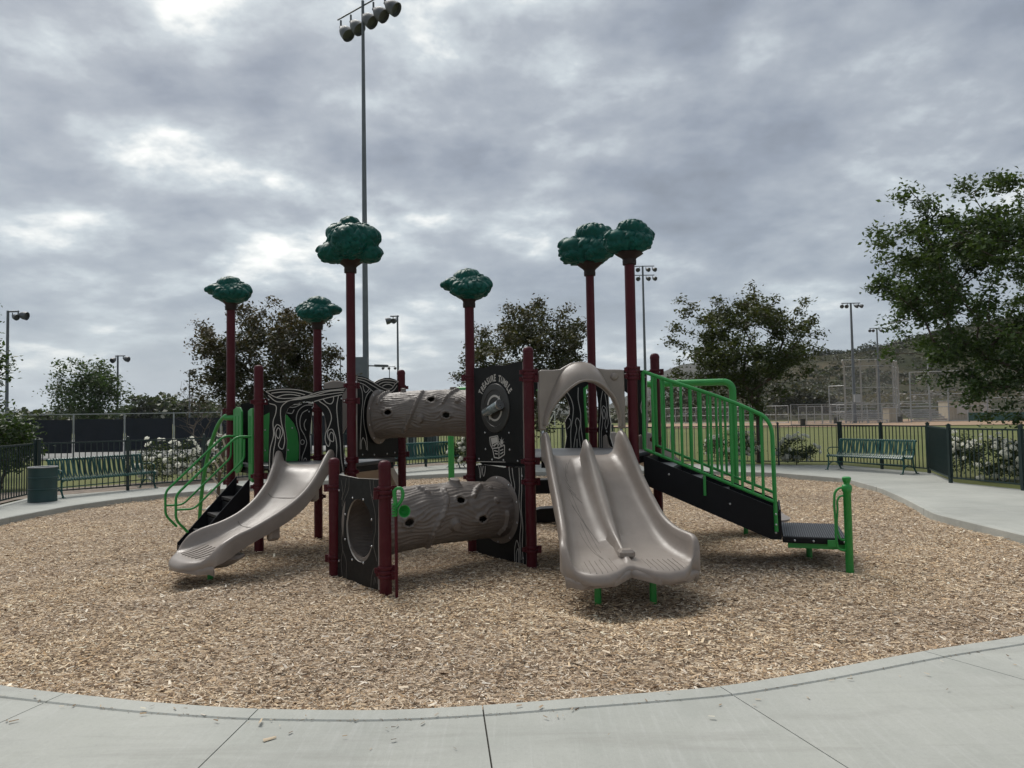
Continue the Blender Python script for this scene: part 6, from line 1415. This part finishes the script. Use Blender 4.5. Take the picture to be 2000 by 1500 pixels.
# ---- arched climber with white rungs ------------------------------------------------------------------
def path3(px, Y0, Y1): n = len(px); return [at(x, y, Y0 + (Y1 - Y0) * i / (n - 1)) for i, (x, y) in enumerate(px)]
r1 = smooth_pts(path3([(452, 808), (438, 814), (427, 828), (415, 858), (404, 900), (395, 955), (389, 1022)], 11.35, 12.35), 30); r1[-1].z = -0.05
clm = MB().tube(r1, 0.03, 12).build('arch_climber', M_GREEN, PS, 60); ORG[clm.name] = ORG[PS.name]
r2 = smooth_pts(path3([(455, 822), (447, 842), (439, 872), (431, 910), (427, 950), (424, 1012)], 11.6, 12.9), 30); r2[-1].z = -0.05
MB().tube(r2, 0.03, 12).build('climber_rail', mat('climber_brown', (0.07, 0.055, 0.042), 0.5), clm, 60)
for f in (0.3, 0.42, 0.54, 0.66, 0.78, 0.9):
    i = int(f * 29); a, b = r1[i], r2[i]; m_ = (a + b) / 2 + Vector((0.02, -0.03, 0.05)); MB().tube([a, a.lerp(m_, 0.6) + Vector((0, 0, -0.05)), m_ + Vector((0, 0, -0.02)), b + Vector((0, 0, -0.1))], 0.014, 8).build('rung', M_WHITE, clm, 60)
MB().tube([PA + Vector((-0.07, -0.02, at(450, 816, 11.1).z)), PA + Vector((0.10, -0.10, at(450, 816, 11.1).z))], 0.04, 12).build('bracket', M_GREEN, clm, 60)
# green curved pole and arched black steps behind the right deck
MB().tube(smooth_pts([at(1141, 752, 11.9), at(1141, 790, 11.9), at(1144, 830, 11.95), at(1147, 880, 12.1), at(1150, 960, 12.3), at(1151, 1032, 12.35)], 24), 0.035, 12).build('climbing_pole', M_GREEN, PS, 60)
for y0, y1, Yd in ((936, 964, 11.9), (992, 1029, 12.2)):
    zz0, zz1 = at(1080, y0, Yd).z, at(1080, y1, Yd).z; xc = at(1085, 950, Yd).x; P = [(xc - 0.42, zz1 + 0.0), (xc - 0.42, zz0 - 0.05), (xc - 0.25, zz0 - 0.01), (xc, zz0), (xc + 0.25, zz0 - 0.01), (xc + 0.42, zz0 - 0.05), (xc + 0.42, zz1)]
    o = MB().prism([(x, Yd, max(0.03, z)) for x, z in P], (0, 0.3, 0)).build('arched_step', M_BLACK, PS)
    for sx in (-0.36, 0.36): MB().tube([(xc + sx, Yd + 0.15, -0.1), (xc + sx, Yd + 0.15, zz1 + 0.03)], 0.03, 8).build('leg', M_BLACK, o, 60)
# talk tube on its rod by the near post
rb_ = gnd(775, 1170); top = at(773, 1004, rb_.y)
tt = MB().tube([rb_ - Vector((0, 0, 0.05)), Vector((rb_.x, rb_.y, top.z))], 0.016, 10).build('talk_tube', M_MAROON, PS, 60); ORG[tt.name] = ORG[PS.name]
Yt = rb_.y; P_ = lambda x, y, dy=0.0: at(x, y, Yt) + Vector((0, dy, 0))
MB().tube(smooth_pts([P_(770, 958), P_(771, 972), P_(773, 990), P_(773, 1008)], 12), [0.02] * 12, 12).tube(smooth_pts([P_(770, 960), P_(775, 954), P_(783, 954), P_(787, 964), P_(785, 975), P_(779, 985), P_(774, 992)], 20), 0.017, 10).build('neck', M_GREEN, tt, 60)
mb = MB()
for k in range(5): mb.lathe(P_(771.5, 985 + k * 5.4) + Vector((-0.004, -0.004, 0)), [(0.012, -0.012), (0.026, -0.008), (0.027, 0.006), (0.012, 0.011)], 12)
mb.build('ribs', M_GREEN, tt, 50)
cax = Vector((0.45, -0.85, 0.10)).normalized()
MB().lathe(P_(784, 999, 0.02), [(0.0, -0.02), (0.022, -0.015), (0.04, 0.012), (0.052, 0.045), (0.062, 0.075), (0.062, 0.082), (0.056, 0.08), (0.045, 0.05), (0.03, 0.02), (0.0, 0.0)], 24, cax).build('cup', M_GREEN, tt, 50)
# ================================================================== finish
SC.render.engine = 'CYCLES'
# ---- haze: even, thin air round everything
def haze_box():
    m = bpy.data.materials.new('haze_air'); m.use_nodes = True; t = NT(m.node_tree); t.n.remove(t.n['Principled BSDF'])
    v = t.node('ShaderNodeVolumePrincipled'); v.inputs['Color'].default_value = (0.9, 0.94, 1.0, 1); v.inputs['Density'].default_value = 0.00013; v.inputs['Anisotropy'].default_value = 0.2
    t.link(v.outputs[0], t.n['Material Output'].inputs['Volume'])
    o = MB().box((0, 0, 98), (7800, 7800, 204)).build('haze', m); tag(o, kind='stuff'); o['label'] = 'thin pale haze in the air over the whole park'; o['category'] = 'haze'
    return o
haze_box()
